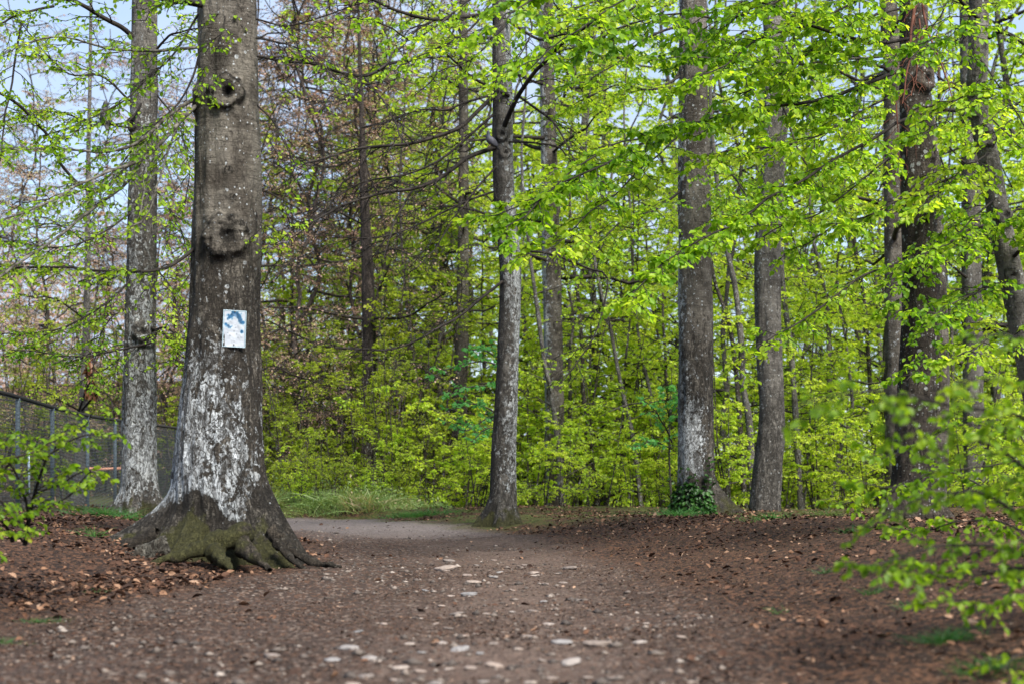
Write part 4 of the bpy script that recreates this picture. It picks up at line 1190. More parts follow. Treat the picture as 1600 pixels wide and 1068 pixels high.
for px in spread_px(600, 1660, 24):
    plant(BUSH[int(rng.integers(4))], px, rng.uniform(24.6, 27.5) + (1.0 if px < 760 else 0), rng.uniform(.7, 1.1), 'front', 'low leafy bush', 'low beech bushes behind the ridge')
for px in spread_px(640, 1700, 22):
    plant(BUSH[int(rng.integers(4))], px, rng.uniform(28, 33), rng.uniform(1.0, 1.6), 'middle', 'low leafy bush', 'low beech bushes behind the ridge')
for px in spread_px(800, 1700, 26):
    plant(SAP[int(rng.integers(5))], px, rng.uniform(28, 36), rng.uniform(.75, 1.2), 'near', 'leafy sapling', 'leafy saplings of the understory')
for px in spread_px(560, 1720, 40):
    plant(SAP[int(rng.integers(5))], px, rng.uniform(37, 46), rng.uniform(1.0, 1.45), 'middle', 'leafy sapling', 'leafy saplings of the understory')
for px in spread_px(640, 1740, 13):
    plant(MID[int(rng.integers(4))], px, rng.uniform(33, 42), rng.uniform(.75, .95), 'middle', 'tall young beech', 'young beeches of the wood behind')
for px in spread_px(540, 1740, 28):
    plant(MID[int(rng.integers(4))], px, rng.uniform(43, 60), rng.uniform(.95, 1.25), 'back', 'tall young beech', 'young beeches of the wood behind')
for px in spread_px(430, 660, 9):
    plant(OLIVE[int(rng.integers(3))], px, rng.uniform(26.8, 30), rng.uniform(.7, 1.0), 'front', 'many-stemmed olive bush', 'many-stemmed bushes beyond the path')
for px in spread_px(415, 650, 11):
    plant(LOWO[int(rng.integers(3))], px, rng.uniform(24.9, 26.2), rng.uniform(.6, 1.0), 'verge', 'thin low bush', 'thin low bushes along the path edge')
for px in spread_px(410, 780, 9):
    plant(OLIVE[int(rng.integers(3))], px, rng.uniform(31, 37), rng.uniform(1.1, 1.6), 'back', 'many-stemmed olive bush', 'many-stemmed bushes beyond the path')
for px in spread_px(-40, 330, 9):
    plant(OLIVE[int(rng.integers(3))], px, rng.uniform(31, 42), rng.uniform(1.0, 1.6), 'slope', 'many-stemmed olive bush', 'many-stemmed bushes on the slope')
for px in spread_px(385, 690, 14):
    plant(BARE[int(rng.integers(4))], px, rng.uniform(34, 52), rng.uniform(.9, 1.2), 'back', 'brown budding tree', 'brown trees still in bud')
for px in spread_px(-60, 400, 16):
    plant(BARE[int(rng.integers(4))], px, rng.uniform(34, 52), rng.uniform(.55, .85), 'slope', 'brown budding tree', 'brown trees still in bud')
for px in spread_px(520, 800, 6):
    plant(MID[int(rng.integers(4))], px, rng.uniform(36, 44), rng.uniform(.45, .7), 'near', 'tall young beech', 'young beeches of the wood behind')
for px in spread_px(420, 660, 8):
    plant(SAP[int(rng.integers(5))], px, rng.uniform(34, 48), rng.uniform(.9, 1.5), 'back', 'leafy sapling', 'leafy saplings of the understory')
commit()


def far_wood():
    """the far wood reads as one mass of foliage behind everything"""
    for nm, lm, n, fx, zt, lab in (('far_wood_foliage', LEAF_FAR, 46000, lambda u: -16 + u * 72, 6.0, 'far mass of spring foliage closing the view behind the trees'),
                                   ('far_brushwood', BUD, 34000, lambda u: -48 + u * 42, 6.5, 'brown mass of twigs and buds on the far slope')):
        L = Leaves()
        k = n // 130
        cx = fx(rng.uniform(0, 1, k)); cy = rng.uniform(62, 92, k)
        cz = ground_z(cx, cy) + zt * rng.uniform(0, 1, k) ** 1.3 + .3
        p = np.stack([cx, cy, cz], 1)[:, None] + rng.normal(0, 1, (k, 130, 3)) * np.array([1.3, 1.3, .55])
        a = nrm(rng.normal(0, 1, (k * 130, 3)))
        L.add(p, a, UP + rng.normal(0, .6, (k * 130, 3)), rng.uniform(.12, .24, k * 130))
        mb = MB()
        L.fill(mb, 0)
        tag(mb.build(nm, lm), lab, 'woodland', kind='stuff')


far_wood()


def verge():
    L = Leaves()
    n = 11000
    y = rng.uniform(24.2, 28.5, n)
    px = rng.uniform(400, 700, n)
    x = (px - CX) * y / F
    hh = .6 * np.clip(.55 + .8 * fbm(x * 1.6, y * 1.6, 3., 3), .06, 1.0) * rng.uniform(.35, 1, n) * (1 - .75 * sstep(560, 680, px))
    z = ground_z(x, y) - .02
    ax = UP * rng.uniform(.6, 1.4, (n, 1)) + rng.normal(0, .45, (n, 3)) * np.array([1, 1, .2])
    mb = MB()
    blades(mb, np.stack([x, y, z], 1), ax, hh * 1.15 + .06, .010 + .012 * hh * rng.uniform(.4, 1.2, n), rng)
    L = Leaves()
    m = n // 2
    k = rng.integers(0, n, m)
    L.add(np.stack([x, y, z + hh * rng.uniform(.3, 1.1, n)], 1)[k] + rng.normal(0, .05, (m, 3)), UP * .4 + rng.normal(0, .8, (m, 3)), UP + rng.normal(0, .8, (m, 3)), rng.uniform(.03, .08, m))
    L.fill(mb, 0, .45)
    tag(mb.build('verge_grass', WEED), 'tall bluish weeds and straw along the far edge of the path', 'grass', kind='stuff')


verge()

# ------------------------------------------------------------------ whitebeam saplings with blue-green leaves
for lab, px, Yd, limbs in [
    ('whitebeam sapling with silvery blue-green leaves, behind the central beech', 800, 22.5, [[(795, 590), (765, 565), (720, 572), (665, 590)], [(795, 570), (760, 548), (730, 545)], [(796, 660), (750, 632), (700, 638)], [(796, 640), (760, 655), (725, 672), (700, 660)], [(797, 600), (770, 600), (730, 605), (690, 620)], [(797, 690), (765, 668), (735, 690)]]),
    ('whitebeam sapling with silvery blue-green leaves, left of the ivied beech', 1050, 25, [[(1050, 690), (1030, 650), (1005, 625)], [(1050, 660), (1040, 630), (1045, 605)], [(1050, 700), (1020, 690), (990, 700)], [(1050, 640), (1070, 630), (1060, 600)]])]:
    x = (px - CX) * Yd / F
    gz = float(ground_z(x, Yd))
    t = thing('whitebeam_sapling', lab, 'tree', (x, Yd, gz))
    mb = MB()
    tubes(mb, catmull([[x, Yd, gz - .05], [x - .05, Yd, 1.2], [x, Yd, 2.6]], 30), np.linspace(.022, .006, 30), 8)
    mb.build('stem', STEM, t, True)
    for pts in limbs:
        limb(t, pts, Yd, Yd - 1.4, 4, 1.5, mat=STEM, M=12, tl=.3, M2=0, Q=5, leaf=.085, leafmat=LEAF_TEAL, droop=-.3, drop=0, rmin=.004)

# ------------------------------------------------------------------ near shrubs
SH = thing('beech_shrub', 'low spreading beech shrub with fresh leaves, in front of the wire fence', 'shrub', (*P(40, 850, 8.6)[:2], float(ground_z(P(40, 850, 8.6)[0], 8.6))))
for pts, y1, w0, kw in [
    ([(40, 850), (50, 790), (66, 727), (84, 703), (126, 682), (165, 678)], 8.2, 9, dict(M=12)),
    ([(38, 850), (44, 800), (30, 760), (10, 720), (-20, 690)], 8.2, 9, dict(M=12)),
    ([(-30, 760), (0, 737), (26, 716), (60, 704), (100, 680)], 8.0, 7, dict(M=12, mat=TWIG_BROWN)),
    ([(55, 770), (95, 755), (130, 735), (165, 752)], 8.1, 4, dict(M=11)),
    ([(70, 720), (50, 690), (20, 680), (-10, 675)], 8.0, 4, dict(M=10)),
    ([(48, 800), (80, 790), (110, 770), (140, 735)], 7.9, 4, dict(M=8)),
    ([(40, 830), (20, 800), (0, 785), (-30, 780)], 6.8, 6, dict(M=10)),
    ([(36, 845), (20, 830), (0, 832), (-20, 845)], 6.8, 5, dict(M=8)),
    ([(84, 703), (110, 660), (130, 665), (150, 640)], 8.0, 3, dict(M=7)),
    ([(20, 845), (5, 815), (-30, 800)], 8.4, 10, dict(M=8)),
]:
    limb(SH, pts, 8.6, y1, w0, 2, leafmat=LEAF_FRONT, **{**dict(M2=3, tl=.20, tl2=.09, Q=2, leaf=.042, drop=.1, rmin=.0018, name='branch', wob=.02), **kw})
SR = thing('beech_shrub', 'large leafy shrub overhanging the bank beside the viewer, out of focus', 'shrub', (2.65, 6.3, float(ground_z(2.65, 6.3))))
for pts, y0, y1, w0, kw in [
    ([(1735, 980), (1690, 800), (1600, 655), (1510, 632), (1420, 618), (1330, 615), (1250, 618)], 6.3, 4.6, 12, dict(M=18)),
    ([(1735, 980), (1680, 830), (1590, 720), (1500, 690), (1440, 668), (1400, 665)], 6.3, 5.0, 12, dict(M=16)),
    ([(1735, 980), (1670, 880), (1590, 800), (1500, 770), (1420, 780), (1360, 800)], 6.3, 5.6, 11, dict(M=16)),
    ([(1735, 985), (1670, 920), (1590, 860), (1500, 850), (1420, 865), (1340, 880)], 6.3, 5.2, 9, dict(M=17)),
    ([(1735, 985), (1650, 900), (1560, 890), (1470, 905), (1390, 880)], 6.3, 5.4, 8, dict(M=14)),
    ([(1735, 985), (1660, 940), (1600, 930), (1540, 930), (1500, 935)], 6.3, 5.3, 6, dict(M=8)),
    ([(1735, 970), (1660, 720), (1600, 600), (1540, 580), (1480, 590)], 6.3, 5.2, 10, dict(M=13)),
    ([(1735, 970), (1700, 700), (1640, 560), (1580, 520), (1520, 520)], 6.3, 5.6, 10, dict(M=10)),
    ([(1720, 950), (1620, 740), (1540, 730), (1440, 735), (1380, 755), (1320, 740)], 7.2, 7.4, 7, dict(M=16, leaf=.05)),
    ([(1720, 950), (1610, 700), (1520, 665), (1450, 690), (1400, 720), (1350, 700)], 7.8, 8.2, 6, dict(M=16, leaf=.05)),
    ([(1720, 950), (1600, 830), (1500, 815), (1440, 830), (1370, 820)], 7.6, 8.4, 6, dict(M=16, leaf=.05)),
    ([(1735, 990), (1680, 1010), (1600, 1020), (1560, 1035)], 6.0, 4.9, 6, dict(M=6)),
    ([(1720, 950), (1590, 800), (1490, 740), (1420, 760), (1360, 772), (1320, 780)], 9.5, 10.5, 5, dict(M=16, leaf=.05, tl=.4)),
]:
    limb(SR, pts, y0, y1, w0, 2, leafmat=LEAF_FRONT, **{**dict(M2=3, tl=.24, tl2=.10, Q=3, leaf=.041, drop=.1, rmin=.0016, name='branch', wob=.025, flat=.4, t0=.3), **kw})
# ------------------------------------------------------------------ sign on the big beech
def seg_d(px, py, a, b):
    ax, ay = a; bx, by = b
    t = np.clip(((px - ax) * (bx - ax) + (py - ay) * (by - ay)) / ((bx - ax) ** 2 + (by - ay) ** 2), 0, 1)
    return np.hypot(px - ax - t * (bx - ax), py - ay - t * (by - ay))


def build_sign():
    zc = P(0, 519, 11.8)[2]
    ang = math.radians(270 + 25)
    i = np.argmin(abs(A1[:, 2] - zc))
    r = A1[i, 3] + .022
    c = np.array([A1[i, 0] + r * math.cos(ang), A1[i, 1] + r * math.sin(ang), zc])
    t = thing('notice_sign', 'small white metal sign with faded blue patches nailed to the thickest beech', 'sign', c)
    w, h = .092, .148
    nu, nv = 70, 112
    u, v = np.meshgrid(np.linspace(-1, 1, nu), np.linspace(0, 1, nv))
    X, Z = u * w, (v - .5) * 2 * h
    ix, iz = X / w, Z / h
    base = np.zeros((nv, nu, 3)) + np.array([.34, .37, .415])
    base *= (1 + .10 * fbm(u * 3, v * 4, 1., 3))[..., None]
    yy = (v - .5) * 2 * h / w     # same unit as u
    d = np.minimum(seg_d(u, yy, (-.46, .98), (-.12, 1.28)), np.minimum(seg_d(u, yy, (-.12, 1.28), (.28, 1.22)), seg_d(u, yy, (.28, 1.22), (.46, .86)))) - .21
    d2 = np.minimum(seg_d(u, yy, (-.72, .36), (-.40, .12)) - .10, seg_d(u, yy, (.62, .50), (.70, .62)) - .13)
    d2 = np.minimum(d2, seg_d(u, yy, (.66, -.26), (.68, -.18)) - .08)
    dd = np.minimum(d, d2) + .10 * fbm(u * 5, yy * 5, 4., 3)
    m = sstep(.07, -.05, dd)[..., None]
    halo = sstep(.12, .0, dd)[..., None]
    blue = np.array([.008, .07, .16]) * (1 + .5 * fbm(u * 4, yy * 4, 9., 3))[..., None]
    colr = base * (1 - .45 * halo) + np.array([.12, .34, .46]) * .45 * halo
    colr = colr * (1 - m) + blue * m
    for (a, b, rad) in ((.05, .30, .05), (-.02, -.22, .07), (.20, -.46, .07), (-.35, -.62, .09), (.02, -1.12, .05), (.1, .1, .06), (-.55, -.4, .04), (.35, -.75, .06)):
        k = np.exp(-((u - a) ** 2 + (yy - b) ** 2) / rad ** 2)[..., None]
        colr = colr * (1 - .6 * k)
    ex = 1 - abs(u); ez = (1 - abs(2 * v - 1)) * h / w
    e = np.minimum(ex, ez)
    colr = np.where(((e > .055) & (e < .11))[..., None], np.array([.05, .16, .20]) * .5 + colr * .35, colr)
    colr = np.where((e <= .055)[..., None], np.array([.36, .47, .54]), colr)
    bulge = -.003 + .0018 * fbm(u * 3, yy * 3, 5., 2) - .002 * np.exp(-(e / .05) ** 2)
    front = np.stack([X, bulge, Z], -1)
    back = np.stack([X, bulge * 0 + .003, Z], -1)
    idx = np.arange(nu * nv).reshape(nv, nu)
    q = np.stack([idx[:-1, :-1], idx[:-1, 1:], idx[1:, 1:], idx[1:, :-1]], -1).reshape(-1, 4)
    mb = MB()
    col4 = np.concatenate([colr, np.ones((nv, nu, 1))], -1).reshape(-1, 4)
    mb.add(np.concatenate([front.reshape(-1, 3), back.reshape(-1, 3)]) + c, np.concatenate([q, q[:, ::-1] + nu * nv]), np.concatenate([col4, col4 * .4]))
    n = nu * nv
    rim = np.concatenate([idx[0, :], idx[1:, -1], idx[-1, -2::-1], idx[-2:0:-1, 0]])
    mb.f.append(np.stack([rim, rim + n, np.roll(rim, -1) + n, np.roll(rim, -1)], 1))
    pm = attr_mat('faded_enamel', .4)
    mb.build('panel', pm, t, False, 'paint')
    steel = plain('rusty_nail', (.12, .09, .07), .5, .6)
    for zz in (h * .93, -h * .86):
        mb = MB()
        C = np.array([[0, .03, zz], [0, -.006, zz], [0, -.0065, zz], [0, -.009, zz], [0, -.0095, zz]]) + c
        tubes(mb, C, np.array([.002, .002, .005, .004, .0005]), 10)
        mb.build('nail', steel, t, True)
    t.rotation_euler = (math.radians(-1), math.radians(2.2), math.radians(14))


build_sign()

# ------------------------------------------------------------------ wire fence
STEEL = plain('galvanised_steel', (.075, .105, .13), .65, .1, .2, 8)
BLACK = plain('black_rail', (.008, .008, .009), .9)
WIRE = plain('dark_wire', (.055, .066, .078), .7, .1)


def box(mb, c, sx, sy, sz, yaw=0.):
    v = np.array([[a, b, d] for d in (-1, 1) for a, b in ((-1, -1), (1, -1), (1, 1), (-1, 1))]) * np.array([sx, sy, sz]) * .5
    ca, sa = math.cos(yaw), math.sin(yaw)
    v = np.stack([v[:, 0] * ca - v[:, 1] * sa, v[:, 0] * sa + v[:, 1] * ca, v[:, 2]], 1) + np.asarray(c)
    mb.add(v, np.array([[3, 2, 1, 0], [4, 5, 6, 7], [0, 1, 5, 4], [1, 2, 6, 5], [2, 3, 7, 6], [3, 0, 4, 7]]))


def build_fence():
    spec = [(-70, 590, 16.2), (-24, 605, 17.2), (28, 619, 18.5), (82, 635, 20.4), (137, 648, 23.0), (180, 655, 25.2), (232, 662, 28.2), (278, 668, 31.5), (320, 674, 35.5)]
    pt = [P(a, b, y) for a, b, y in spec]
    t = thing('wire_fence', 'curving dark wire mesh fence with grey steel posts and a black top rail', 'fence', (*pt[3][:2], float(ground_z(*pt[3][:2]))))
    base = []
    for p in pt:
        gz = float(ground_z(p[0], p[1])) - .05
        base.append(np.array([p[0], p[1], gz]))
        mb = MB()
        C = np.array([[p[0], p[1], gz - .1], [p[0], p[1], p[2] - .02]])
        tubes(mb, C, np.array([.03, .03]), 12, True)
        box(mb, (p[0], p[1], gz + .06), .11, .11, .02)
        mb.build('post', STEEL, t, False)
    mb = MB()
    c = catmull(pt, 90)
    T = nrm(np.gradient(c, axis=0))
    S = nrm(np.cross(T, UP))
    ring = np.stack([c + S * a + UP * b for a, b in ((-.022, -.032), (.022, -.032), (.026, .012), (0, .024), (-.026, .012))], 1)
    i = np.arange(90 * 5).reshape(90, 5)
    mb.add(ring, np.stack([i[:-1], np.roll(i[:-1], -1, 1), np.roll(i[1:], -1, 1), i[1:]], -1).reshape(-1, 4))
    mb.build('top_rail', BLACK, t)
    for k in range(len(pt) - 1):
        mb = MB()
        a0, a1, b0, b1 = pt[k], pt[k + 1], base[k] + UP * .1, base[k + 1] + UP * .1
        ln = np.linalg.norm((a1 - a0)[:2])
        nv_, nh = max(4, int(ln / .055)), 30
        s = np.linspace(0, 1, nv_)[1:-1, None]
        lo, hi = b0 + (b1 - b0) * s, a0 + (a1 - a0) * s - UP * .05
        off = nrm(np.cross(a1 - a0, UP)) * .036
        tubes(mb, np.stack([lo, hi], 1) + off, np.full((len(lo), 2), .0026), 3)
        f = np.linspace(0, 1, nh)[:, None]
        l, r_ = b0 + (a0 - UP * .05 - b0) * f, b1 + (a1 - UP * .05 - b1) * f
        tubes(mb, np.stack([l, r_], 1) + off * 1.12, np.full((nh, 2), .0034), 3)
        mb.build('mesh_panel', WIRE, t)


build_fence()


def build_rail():
    a, b = P(128, 731, 29), P(196, 731, 29)
    OR = plain('orange_paint', (.40, .19, .12), .5, 0, .2, 20)
    t = thing('barrier', 'faded orange horizontal bar on two stakes beyond the wire fence', 'barrier', ((a[0] + b[0]) / 2, 29, float(ground_z((a[0] + b[0]) / 2, 29))))
    mb = MB()
    tubes(mb, catmull([a, (a + b) / 2 - UP * .015, b], 12), np.full(12, .032), 12, True)
    mb.build('bar', OR, t, True)
    for p in (a + (b - a) * .08, a + (b - a) * .92):
        mb = MB()
        g0 = float(ground_z(p[0], 29.05))
        tubes(mb, np.array([[p[0], 29.06, g0 - .1], [p[0], 29.06, p[2] + .06]]), np.array([.03, .025]), 8, True)
        mb.build('stake', STEM, t, False)
    # light steel stake behind the fence
    p = P(45, 765, 24); q = P(45, 700, 24)
    t = thing('steel_stake', 'thin pale steel stake standing behind the fence, above the felled logs', 'stake', (p[0], 24, p[2]))
    mb = MB()
    tubes(mb, np.array([[p[0], 24, p[2] - .45], [p[0] + .004, 24, (p[2] + q[2]) / 2], [q[0], 24, q[2]]]), np.array([.022, .02, .018]), 10, True)
    mb.build('rod', plain('pale_steel', (.32, .40, .46), .4, .3), t)
    mb = MB()
    tubes(mb, np.array([[q[0], 24, q[2] - .02], [q[0], 24, q[2] + .03]]), np.array([.027, .022]), 10, True)
    mb.build('cap', BLACK, t)


build_rail()
WOODEND = plain('sawn_wood', (.36, .23, .13), .8)


def log(label, a, b, rad, seed):
    a, b = np.asarray(a), np.asarray(b)
    t = thing('felled_log', label, 'log', ((a + b) / 2).tolist(), 'felled logs behind the fence')
    n = 50
    c = a + (b - a) * np.linspace(0, 1, n)[:, None]
    r = rad * (1 + .08 * fbm(np.linspace(0, 8, n), seed + np.zeros(n), 0., 3))
    c[:, 2] += .02 * fbm(np.linspace(0, 4, n), seed + 9. + np.zeros(n), 0., 2)
    mb = MB()
    tubes(mb, c, r, 20)
    mb.a[0][:, 0] = .25; mb.a[0][:, 2] = .6; mb.a[0][:, 1] = .15
    mb.build('bark', BARK, t, True, 'zone')
    mb = MB()
    e = mb_ring = c[-1] + nrm(b - a) * .003
    T = nrm(b - a); S = nrm(np.cross(T, UP)); W = np.cross(S, T)
    th = np.arange(20) * 2 * np.pi / 20
    ring = e + .96 * r[-1] * (np.cos(th)[:, None] * S + np.sin(th)[:, None] * W)
    mb.add(np.vstack([ring, e + T * .006]), np.stack([np.arange(20), np.roll(np.arange(20), -1), np.full(20, 20)], 1))
    mb.build('cut_end', WOODEND, t)


for k, (lab, x0, x1, y0, y1, Yd, rad) in enumerate([('upper felled log lying behind the wire fence', -60, 84, 778, 785, 24, .14), ('lower felled log lying behind the wire fence, under the other one', -40, 86, 797, 800, 23.7, .13)]):
    log(lab, P(x0, y0, Yd), P(x1, y1, Yd), rad, 40 + k)

# ------------------------------------------------------------------ birds
FEATH = attr_mat('feathers', .7, .35)
HORN = plain('beak_horn', (.25, .17, .08), .4)
EYE = plain('dark_eye', (.01, .01, .01), .15)


def bird(label, at, yaw, scale, body_c, head_c, tail_c, pitch):
    t = thing('bird', label, 'bird', at)
    sp = np.array([[-.185, 0, -.02, .006, .022], [-.13, 0, -.01, .012, .03], [-.09, 0, .0, .03, .036], [-.05, 0, .012, .052, .052], [0, 0, .02, .068, .064], [.05, 0, .03, .064, .06], [.085, 0, .05, .046, .045], [.11, 0, .078, .031, .032], [.125, 0, .105, .030, .030], [.142, 0, .122, .026, .025], [.158, 0, .122, .012, .012], [.172, 0, .117, .004, .005], [.178, 0, .115, .001, .001]])
    n = 70
    c = catmull(sp, n)
    T = nrm(np.gradient(c[:, :3], axis=0))
    S = np.tile([0., 1, 0], (n, 1)); W = np.cross(T, S)
    th = np.arange(20) * 2 * np.pi / 20
    ring = c[:, None, :3] + S[:, None] * (np.cos(th)[None, :, None] * np.abs(c[:, None, 4:5])) + W[:, None] * (np.sin(th)[None, :, None] * np.abs(c[:, None, 3:4]))
    k = np.linspace(0, 1, n)
    colr = np.array([np.interp(k, [0, .16, .3, .62, .74, .92, .95, 1], [tail_c[j], tail_c[j], body_c[j], body_c[j], head_c[j], head_c[j], .2 - .05 * j, .2 - .05 * j]) for j in range(3)]).T
    att = np.concatenate([np.repeat(colr[:, None], 20, 1), np.ones((n, 20, 1))], -1)
    belly = np.sin(th) > .3
    att[:, belly, :3] *= 1.35
    cp, s_ = math.cos(pitch), math.sin(pitch)
    cy, sy = math.cos(yaw), math.sin(yaw)

    def tr(v):
        v = np.asarray(v, float) - np.array([0.02, 0, -.045])
        v = np.stack([v[..., 0] * cp - v[..., 2] * s_, v[..., 1], v[..., 0] * s_ + v[..., 2] * cp], -1)
        v = v + np.array([0, 0, .05])
        return np.stack([v[..., 0] * cy - v[..., 1] * sy, v[..., 0] * sy + v[..., 1] * cy, v[..., 2]], -1) * scale + np.asarray(at)
    i = np.arange(n * 20).reshape(n, 20)
    q = np.stack([i[:-1], np.roll(i[:-1], -1, 1), np.roll(i[1:], -1, 1), i[1:]], -1).reshape(-1, 4)
    mb = MB(); mb.add(tr(ring), q, att.reshape(-1, 4)); mb.build('body', FEATH, t, True, 'paint')
    u, w = np.meshgrid(np.linspace(0, 2 * np.pi, 21)[:-1], np.linspace(0.02, np.pi - .02, 14))
    for sd in (-1, 1):
        x = np.cos(w) * .095 - .03
        prof = np.sin(w) * (1 - .35 * np.cos(w + 2.2))
        v = np.stack([x, sd * (.052 - .25 * np.abs(x + .02) * .6) + .012 * np.cos(u) * np.sin(w), .022 + .04 * np.sin(u) * prof + .12 * x], -1)
        j = np.arange(u.size).reshape(u.shape)
        qq = np.stack([j[:-1], np.roll(j[:-1], -1, 1), np.roll(j[1:], -1, 1), j[1:]], -1).reshape(-1, 4)
        mb = MB(); a4 = np.ones((u.size, 4)); a4[:, :3] = np.array(body_c) * .55
        mb.add(tr(v).reshape(-1, 3), qq, a4); mb.build('wing', FEATH, t, True, 'paint')
        mb = MB(); e = np.array([.136, sd * .0235, .113])
        v = e + .006 * np.stack([np.cos(u) * np.sin(w), np.sin(u) * np.sin(w), np.cos(w)], -1)
        mb.add(tr(v).reshape(-1, 3), qq); mb.build('eye', EYE, t, True)
        mb = MB()
        f = tr(np.array([[.01, sd * .025, -.03]]))[0]
        g = np.asarray(at) + scale * np.array([-sd * .02 * sy, sd * .02 * cy, .004])
        tubes(mb, catmull([f, (f + g) / 2 + .004, g], 8), np.full(8, .005 * scale), 6)
        fw = np.array([cy, sy, 0]) * .028 * scale
        for da in (-.4, 0, .4):
            d = np.array([fw[0] * math.cos(da) - fw[1] * math.sin(da), fw[0] * math.sin(da) + fw[1] * math.cos(da), -.006 * scale])
            tubes(mb, np.array([g, g + d * .6, g + d]), np.array([.004, .004, .002]) * scale, 5)
        mb.build('leg', HORN, t, True)
    return t


# perches: a thin branch of the fence beech and the root of a limb of the central beech
PB = limb(T2, [(228, 150), (210, 180), (195, 192), (165, 195), (120, 197), (70, 212)], 17.4, 16.7, 5, 2, leafmat=LEAF, M=9, tl=.5, M2=4, tl2=.2, Q=3, leaf=.05, rmin=.004, wob=.0)
bird('dark grey bird sitting upright on a thin branch before the cloudy sky', P(163, 194.5, 16.88), math.radians(120), .98, (.045, .043, .045), (.03, .032, .036), (.03, .028, .028), .9)
bird('bluish grey bird perched on a bare limb against the central beech trunk', P(764, 233, 19.15) + UP * .03, math.radians(200), .78, (.075, .075, .10), (.045, .055, .085), (.05, .05, .06), .55)

# ------------------------------------------------------------------ ivy, dead leaves, tufts
def build_ivy():
    b = P(1086, 806, 20.8)
    gz = float(ground_z(b[0], b[1]))
    t = thing('ivy_plant', 'dark green ivy clump climbing the foot of a lichen-covered trunk', 'ivy', (b[0], b[1] - .3, gz))
    L = Leaves()
    mb = MB()
    st = []
    n = 520
    th = np.radians(rng.uniform(165, 300, n))
    hh = rng.uniform(0, 1, n) ** 1.5 * .5 * (1 - .5 * np.abs(th - math.radians(230)) / 1.3)
    r = .25 + .12 * np.clip(1 - hh / .6, 0, 1) ** 1.5 + rng.uniform(0, .07, n)
    c = np.array([A5[0, 0], 21.0])
    p = np.stack([c[0] + r * np.cos(th), c[1] + r * np.sin(th), gz + hh], 1)
    a = np.stack([np.cos(th), np.sin(th), -rng.uniform(.2, 1.4, n)], 1) + rng.normal(0, .4, (n, 3))
    L.add(p, a, UP + np.stack([np.cos(th), np.sin(th), 0 * th], 1) * .8 + rng.normal(0, .4, (n, 3)), rng.uniform(.04, .08, n))
    for k in range(7):
        a0 = math.radians(rng.uniform(190, 300))
        h1 = rng.uniform(.45, .85)
        c0 = np.array([c[0] + .36 * math.cos(a0), c[1] + .36 * math.sin(a0), gz])
        c1 = np.array([c[0] + .31 * math.cos(a0 + .1), c[1] + .31 * math.sin(a0 + .1), gz + h1 * .6])
        c2 = np.array([c[0] + (.34 + rng.uniform(0, .14)) * math.cos(a0), c[1] + (.34 + rng.uniform(0, .14)) * math.sin(a0), gz + h1])
        C = catmull([c0, c1, c2], 10)
        tubes(mb, C, np.linspace(.008, .004, 10), 5)
        L.on(C[None], 8, .08, rng, .35, droop=.6)
    o = mb.build('stem', STEM, t, True)
    fb = MB(); L.fill(fb, 1, .8); fb.build('foliage', LEAF_DARK, o)


build_ivy()


def build_clump():
    c = P(140, 578, 24.6)
    t = thing('dead_leaf_cluster', 'rust-brown cluster of dead leaves hanging on a slim grey trunk', 'dead leaves', c)
    mb = MB()
    stems = []
    for k in range(9):
        e = c + np.array([rng.normal(0, .06), rng.normal(0, .05), -rng.uniform(.15, .5)])
        stems.append(catmull([c + UP * .22 + rng.normal(0, .03, 3), c + rng.normal(0, .05, 3), e], 7))
    S = np.array(stems)
    tubes(mb, S, np.full(S.shape[:2], .006), 4)
    o = mb.build('twig', RUST, t, True)
    L = Leaves(); L.on(S, 22, .11, rng, .1, droop=1.2, tilt=.9)
    fb = MB(); L.fill(fb, 1, .6); fb.build('foliage', LEAF_DEAD, o)


build_clump()
TUFTS = [(66, 972, .16, 170, 'grass tuft on the leaf-strewn bank, low down beside the earth path', GRASS, .06), (8, 1006, .15, 120, 'grass tuft cut by the frame edge at the path side', GRASS, .06),
         (1478, 1002, .22, 260, 'widest dark grass tuft, under the near shrub', GRASS, .10), (1548, 1052, .20, 200, 'grass tuft nearest the viewer, below the near shrub', GRASS, .10),
         (650, 806, .95, 700, 'mossy green grass hump at the bend, between path and central beech', GRASS, .18), (165, 806, .7, 420, 'tall green grass at the foot of the fence beech', GRASS, .20),
         (215, 812, .5, 260, 'short green grass under the fence beech trunk', GRASS, .13), (1060, 806, .45, 260, 'green grass beside the ivy at the ivied beech', GRASS, .22), (1205, 810, .5, 240, 'short grass strip at the foot of the wavy beech', GRASS, .14),
         (1218, 958, .05, 34, 'tiny grass sprig alone on the bare bank', GRASS, .08), (1290, 895, .09, 50, 'little weed sprig on the bank above the tiny sprig', GRASS, .09), (1362, 928, .08, 60, 'little green weed under the tips of the near shrub', GRASS, .09),
         (1325, 832, .12, 60, 'small leafy weed among brown leaves on the bank crest', GRASS, .13), (145, 838, .10, 50, 'small weed among dry leaves before the fence beech', GRASS, .16), (150, 926, .09, 40, 'small weed in the leaf litter below the pale root', GRASS, .07),
         (262, 848, .16, 70, 'bright weeds growing between the mossy roots', GRASS, .10), (1420, 950, .08, 40, 'weed sprig beside the bleached pebbles of the bank', GRASS, .09), (1290, 806, .4, 160, 'blue-green weeds at the wood edge past the wavy beech', WEED, .2)]
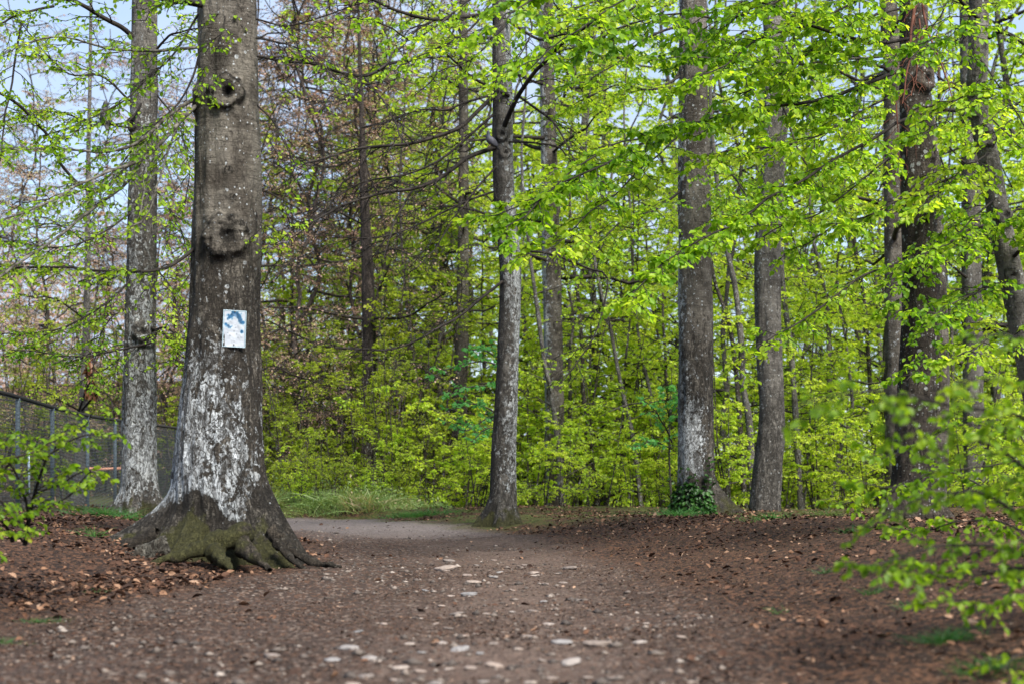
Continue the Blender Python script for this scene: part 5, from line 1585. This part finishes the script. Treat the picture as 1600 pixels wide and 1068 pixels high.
for px, py, w, n, lab, m, hgt in TUFTS:
    # meet the ground along the line of sight
    Yd = 4.5
    for Yt in np.arange(4.5, 26, .05):
        p = P(px, py, Yt)
        if p[2] <= float(ground_z(p[0], Yt)):
            Yd = Yt; break
    else:
        Yd = 20.
    p = P(px, py, Yd)
    gz = float(ground_z(p[0], Yd))
    n = int(n * 1.3)
    a = rng.uniform(0, 6.28, n); r = w * np.minimum(np.abs(rng.normal(0, .42, n)), .8)
    bx, by = p[0] + r * np.cos(a), Yd + .6 * r * np.sin(a)
    bz = ground_z(bx, by) - .01
    ax = np.stack([np.cos(a) * .35, np.sin(a) * .35, np.full(n, 1.)], 1) + rng.normal(0, .4, (n, 3)) * np.array([1, 1, .3])
    fb = MB()
    blades(fb, np.stack([bx, by, bz], 1), ax, hgt * rng.uniform(.3, 1.25, n), np.clip(hgt * .028 * rng.uniform(.6, 1.3, n), .002, .006), rng)
    o = fb.build('grass_tuft', m, None, at=(p[0], Yd, gz))
    tag(o, lab, 'grass tuft', 'grass tufts by the path')

# ------------------------------------------------------------------ sky, sun, camera
SUN_EL, SUN_AZ = math.radians(50), math.radians(145)      # azimuth from +Y towards +X: from behind the viewer's right shoulder
w = bpy.data.worlds.new('World')
scene.world = w
w.use_nodes = True
w.node_tree.nodes.clear()
g = NT(w.node_tree)
sky = g.n('ShaderNodeTexSky', {'sky_type': 'NISHITA', 'sun_disc': False, 'sun_elevation': SUN_EL, 'sun_rotation': SUN_AZ})
tc = g.n('ShaderNodeTexCoord')
cl = g.noise(g.mapping(tc.outputs['Generated'], (1, 1, 2.2)), 3.2, 6, .6)
cloud = g.step(cl, .34, .60)
skyc = g.mix(g.math('ADD', g.math('MULTIPLY', cloud, .62), .30), sky.outputs[0], (2.8, 3.4, 4.5))
bg = g.n('ShaderNodeBackground', None, Color=skyc, Strength=.085)
g.n('ShaderNodeOutputWorld', None, Surface=bg)

sd = bpy.data.lights.new('sun', 'SUN')
sd.energy = 3.6
sd.angle = math.radians(24)
sd.color = (1, .95, .86)
so = bpy.data.objects.new('sun', sd)
COL.objects.link(so)
dirv = Vector((math.sin(SUN_AZ) * math.cos(SUN_EL), math.cos(SUN_AZ) * math.cos(SUN_EL), math.sin(SUN_EL)))
so.rotation_euler = dirv.to_track_quat('Z', 'Y').to_euler()
so.location = (20, -10, 30)

cd = bpy.data.cameras.new('camera')
cam = bpy.data.objects.new('camera', cd)
COL.objects.link(cam)
cam.location = (0, 0, H)
cam.rotation_euler = (math.pi / 2, 0, 0)
cd.sensor_width = 36
cd.lens = F * 36 / 1600
cd.shift_x = 0
cd.shift_y = (HY - 534) / 1600
cd.clip_start = .1
cd.clip_end = 2000
cd.dof.use_dof = True
cd.dof.focus_distance = 14.5
cd.dof.aperture_fstop = 2.1
scene.camera = cam

for o in list(scene.objects):          # masters that no copy ended up using
    if o.parent is None and o.type == 'EMPTY' and 'label' not in o:
        for ch in list(o.children_recursive):
            bpy.data.objects.remove(ch)
        bpy.data.objects.remove(o)

scene.view_settings.view_transform = 'Standard'
scene.view_settings.look = 'None'
scene.view_settings.gamma = 1
scene.view_settings.exposure = 1.55
scene.view_settings.use_curve_mapping = False
cy = scene.cycles
cy.max_bounces = 9
cy.diffuse_bounces = 6
cy.glossy_bounces = 2
cy.transmission_bounces = 6
cy.transparent_max_bounces = 4
cy.caustics_reflective = False
cy.caustics_refractive = False
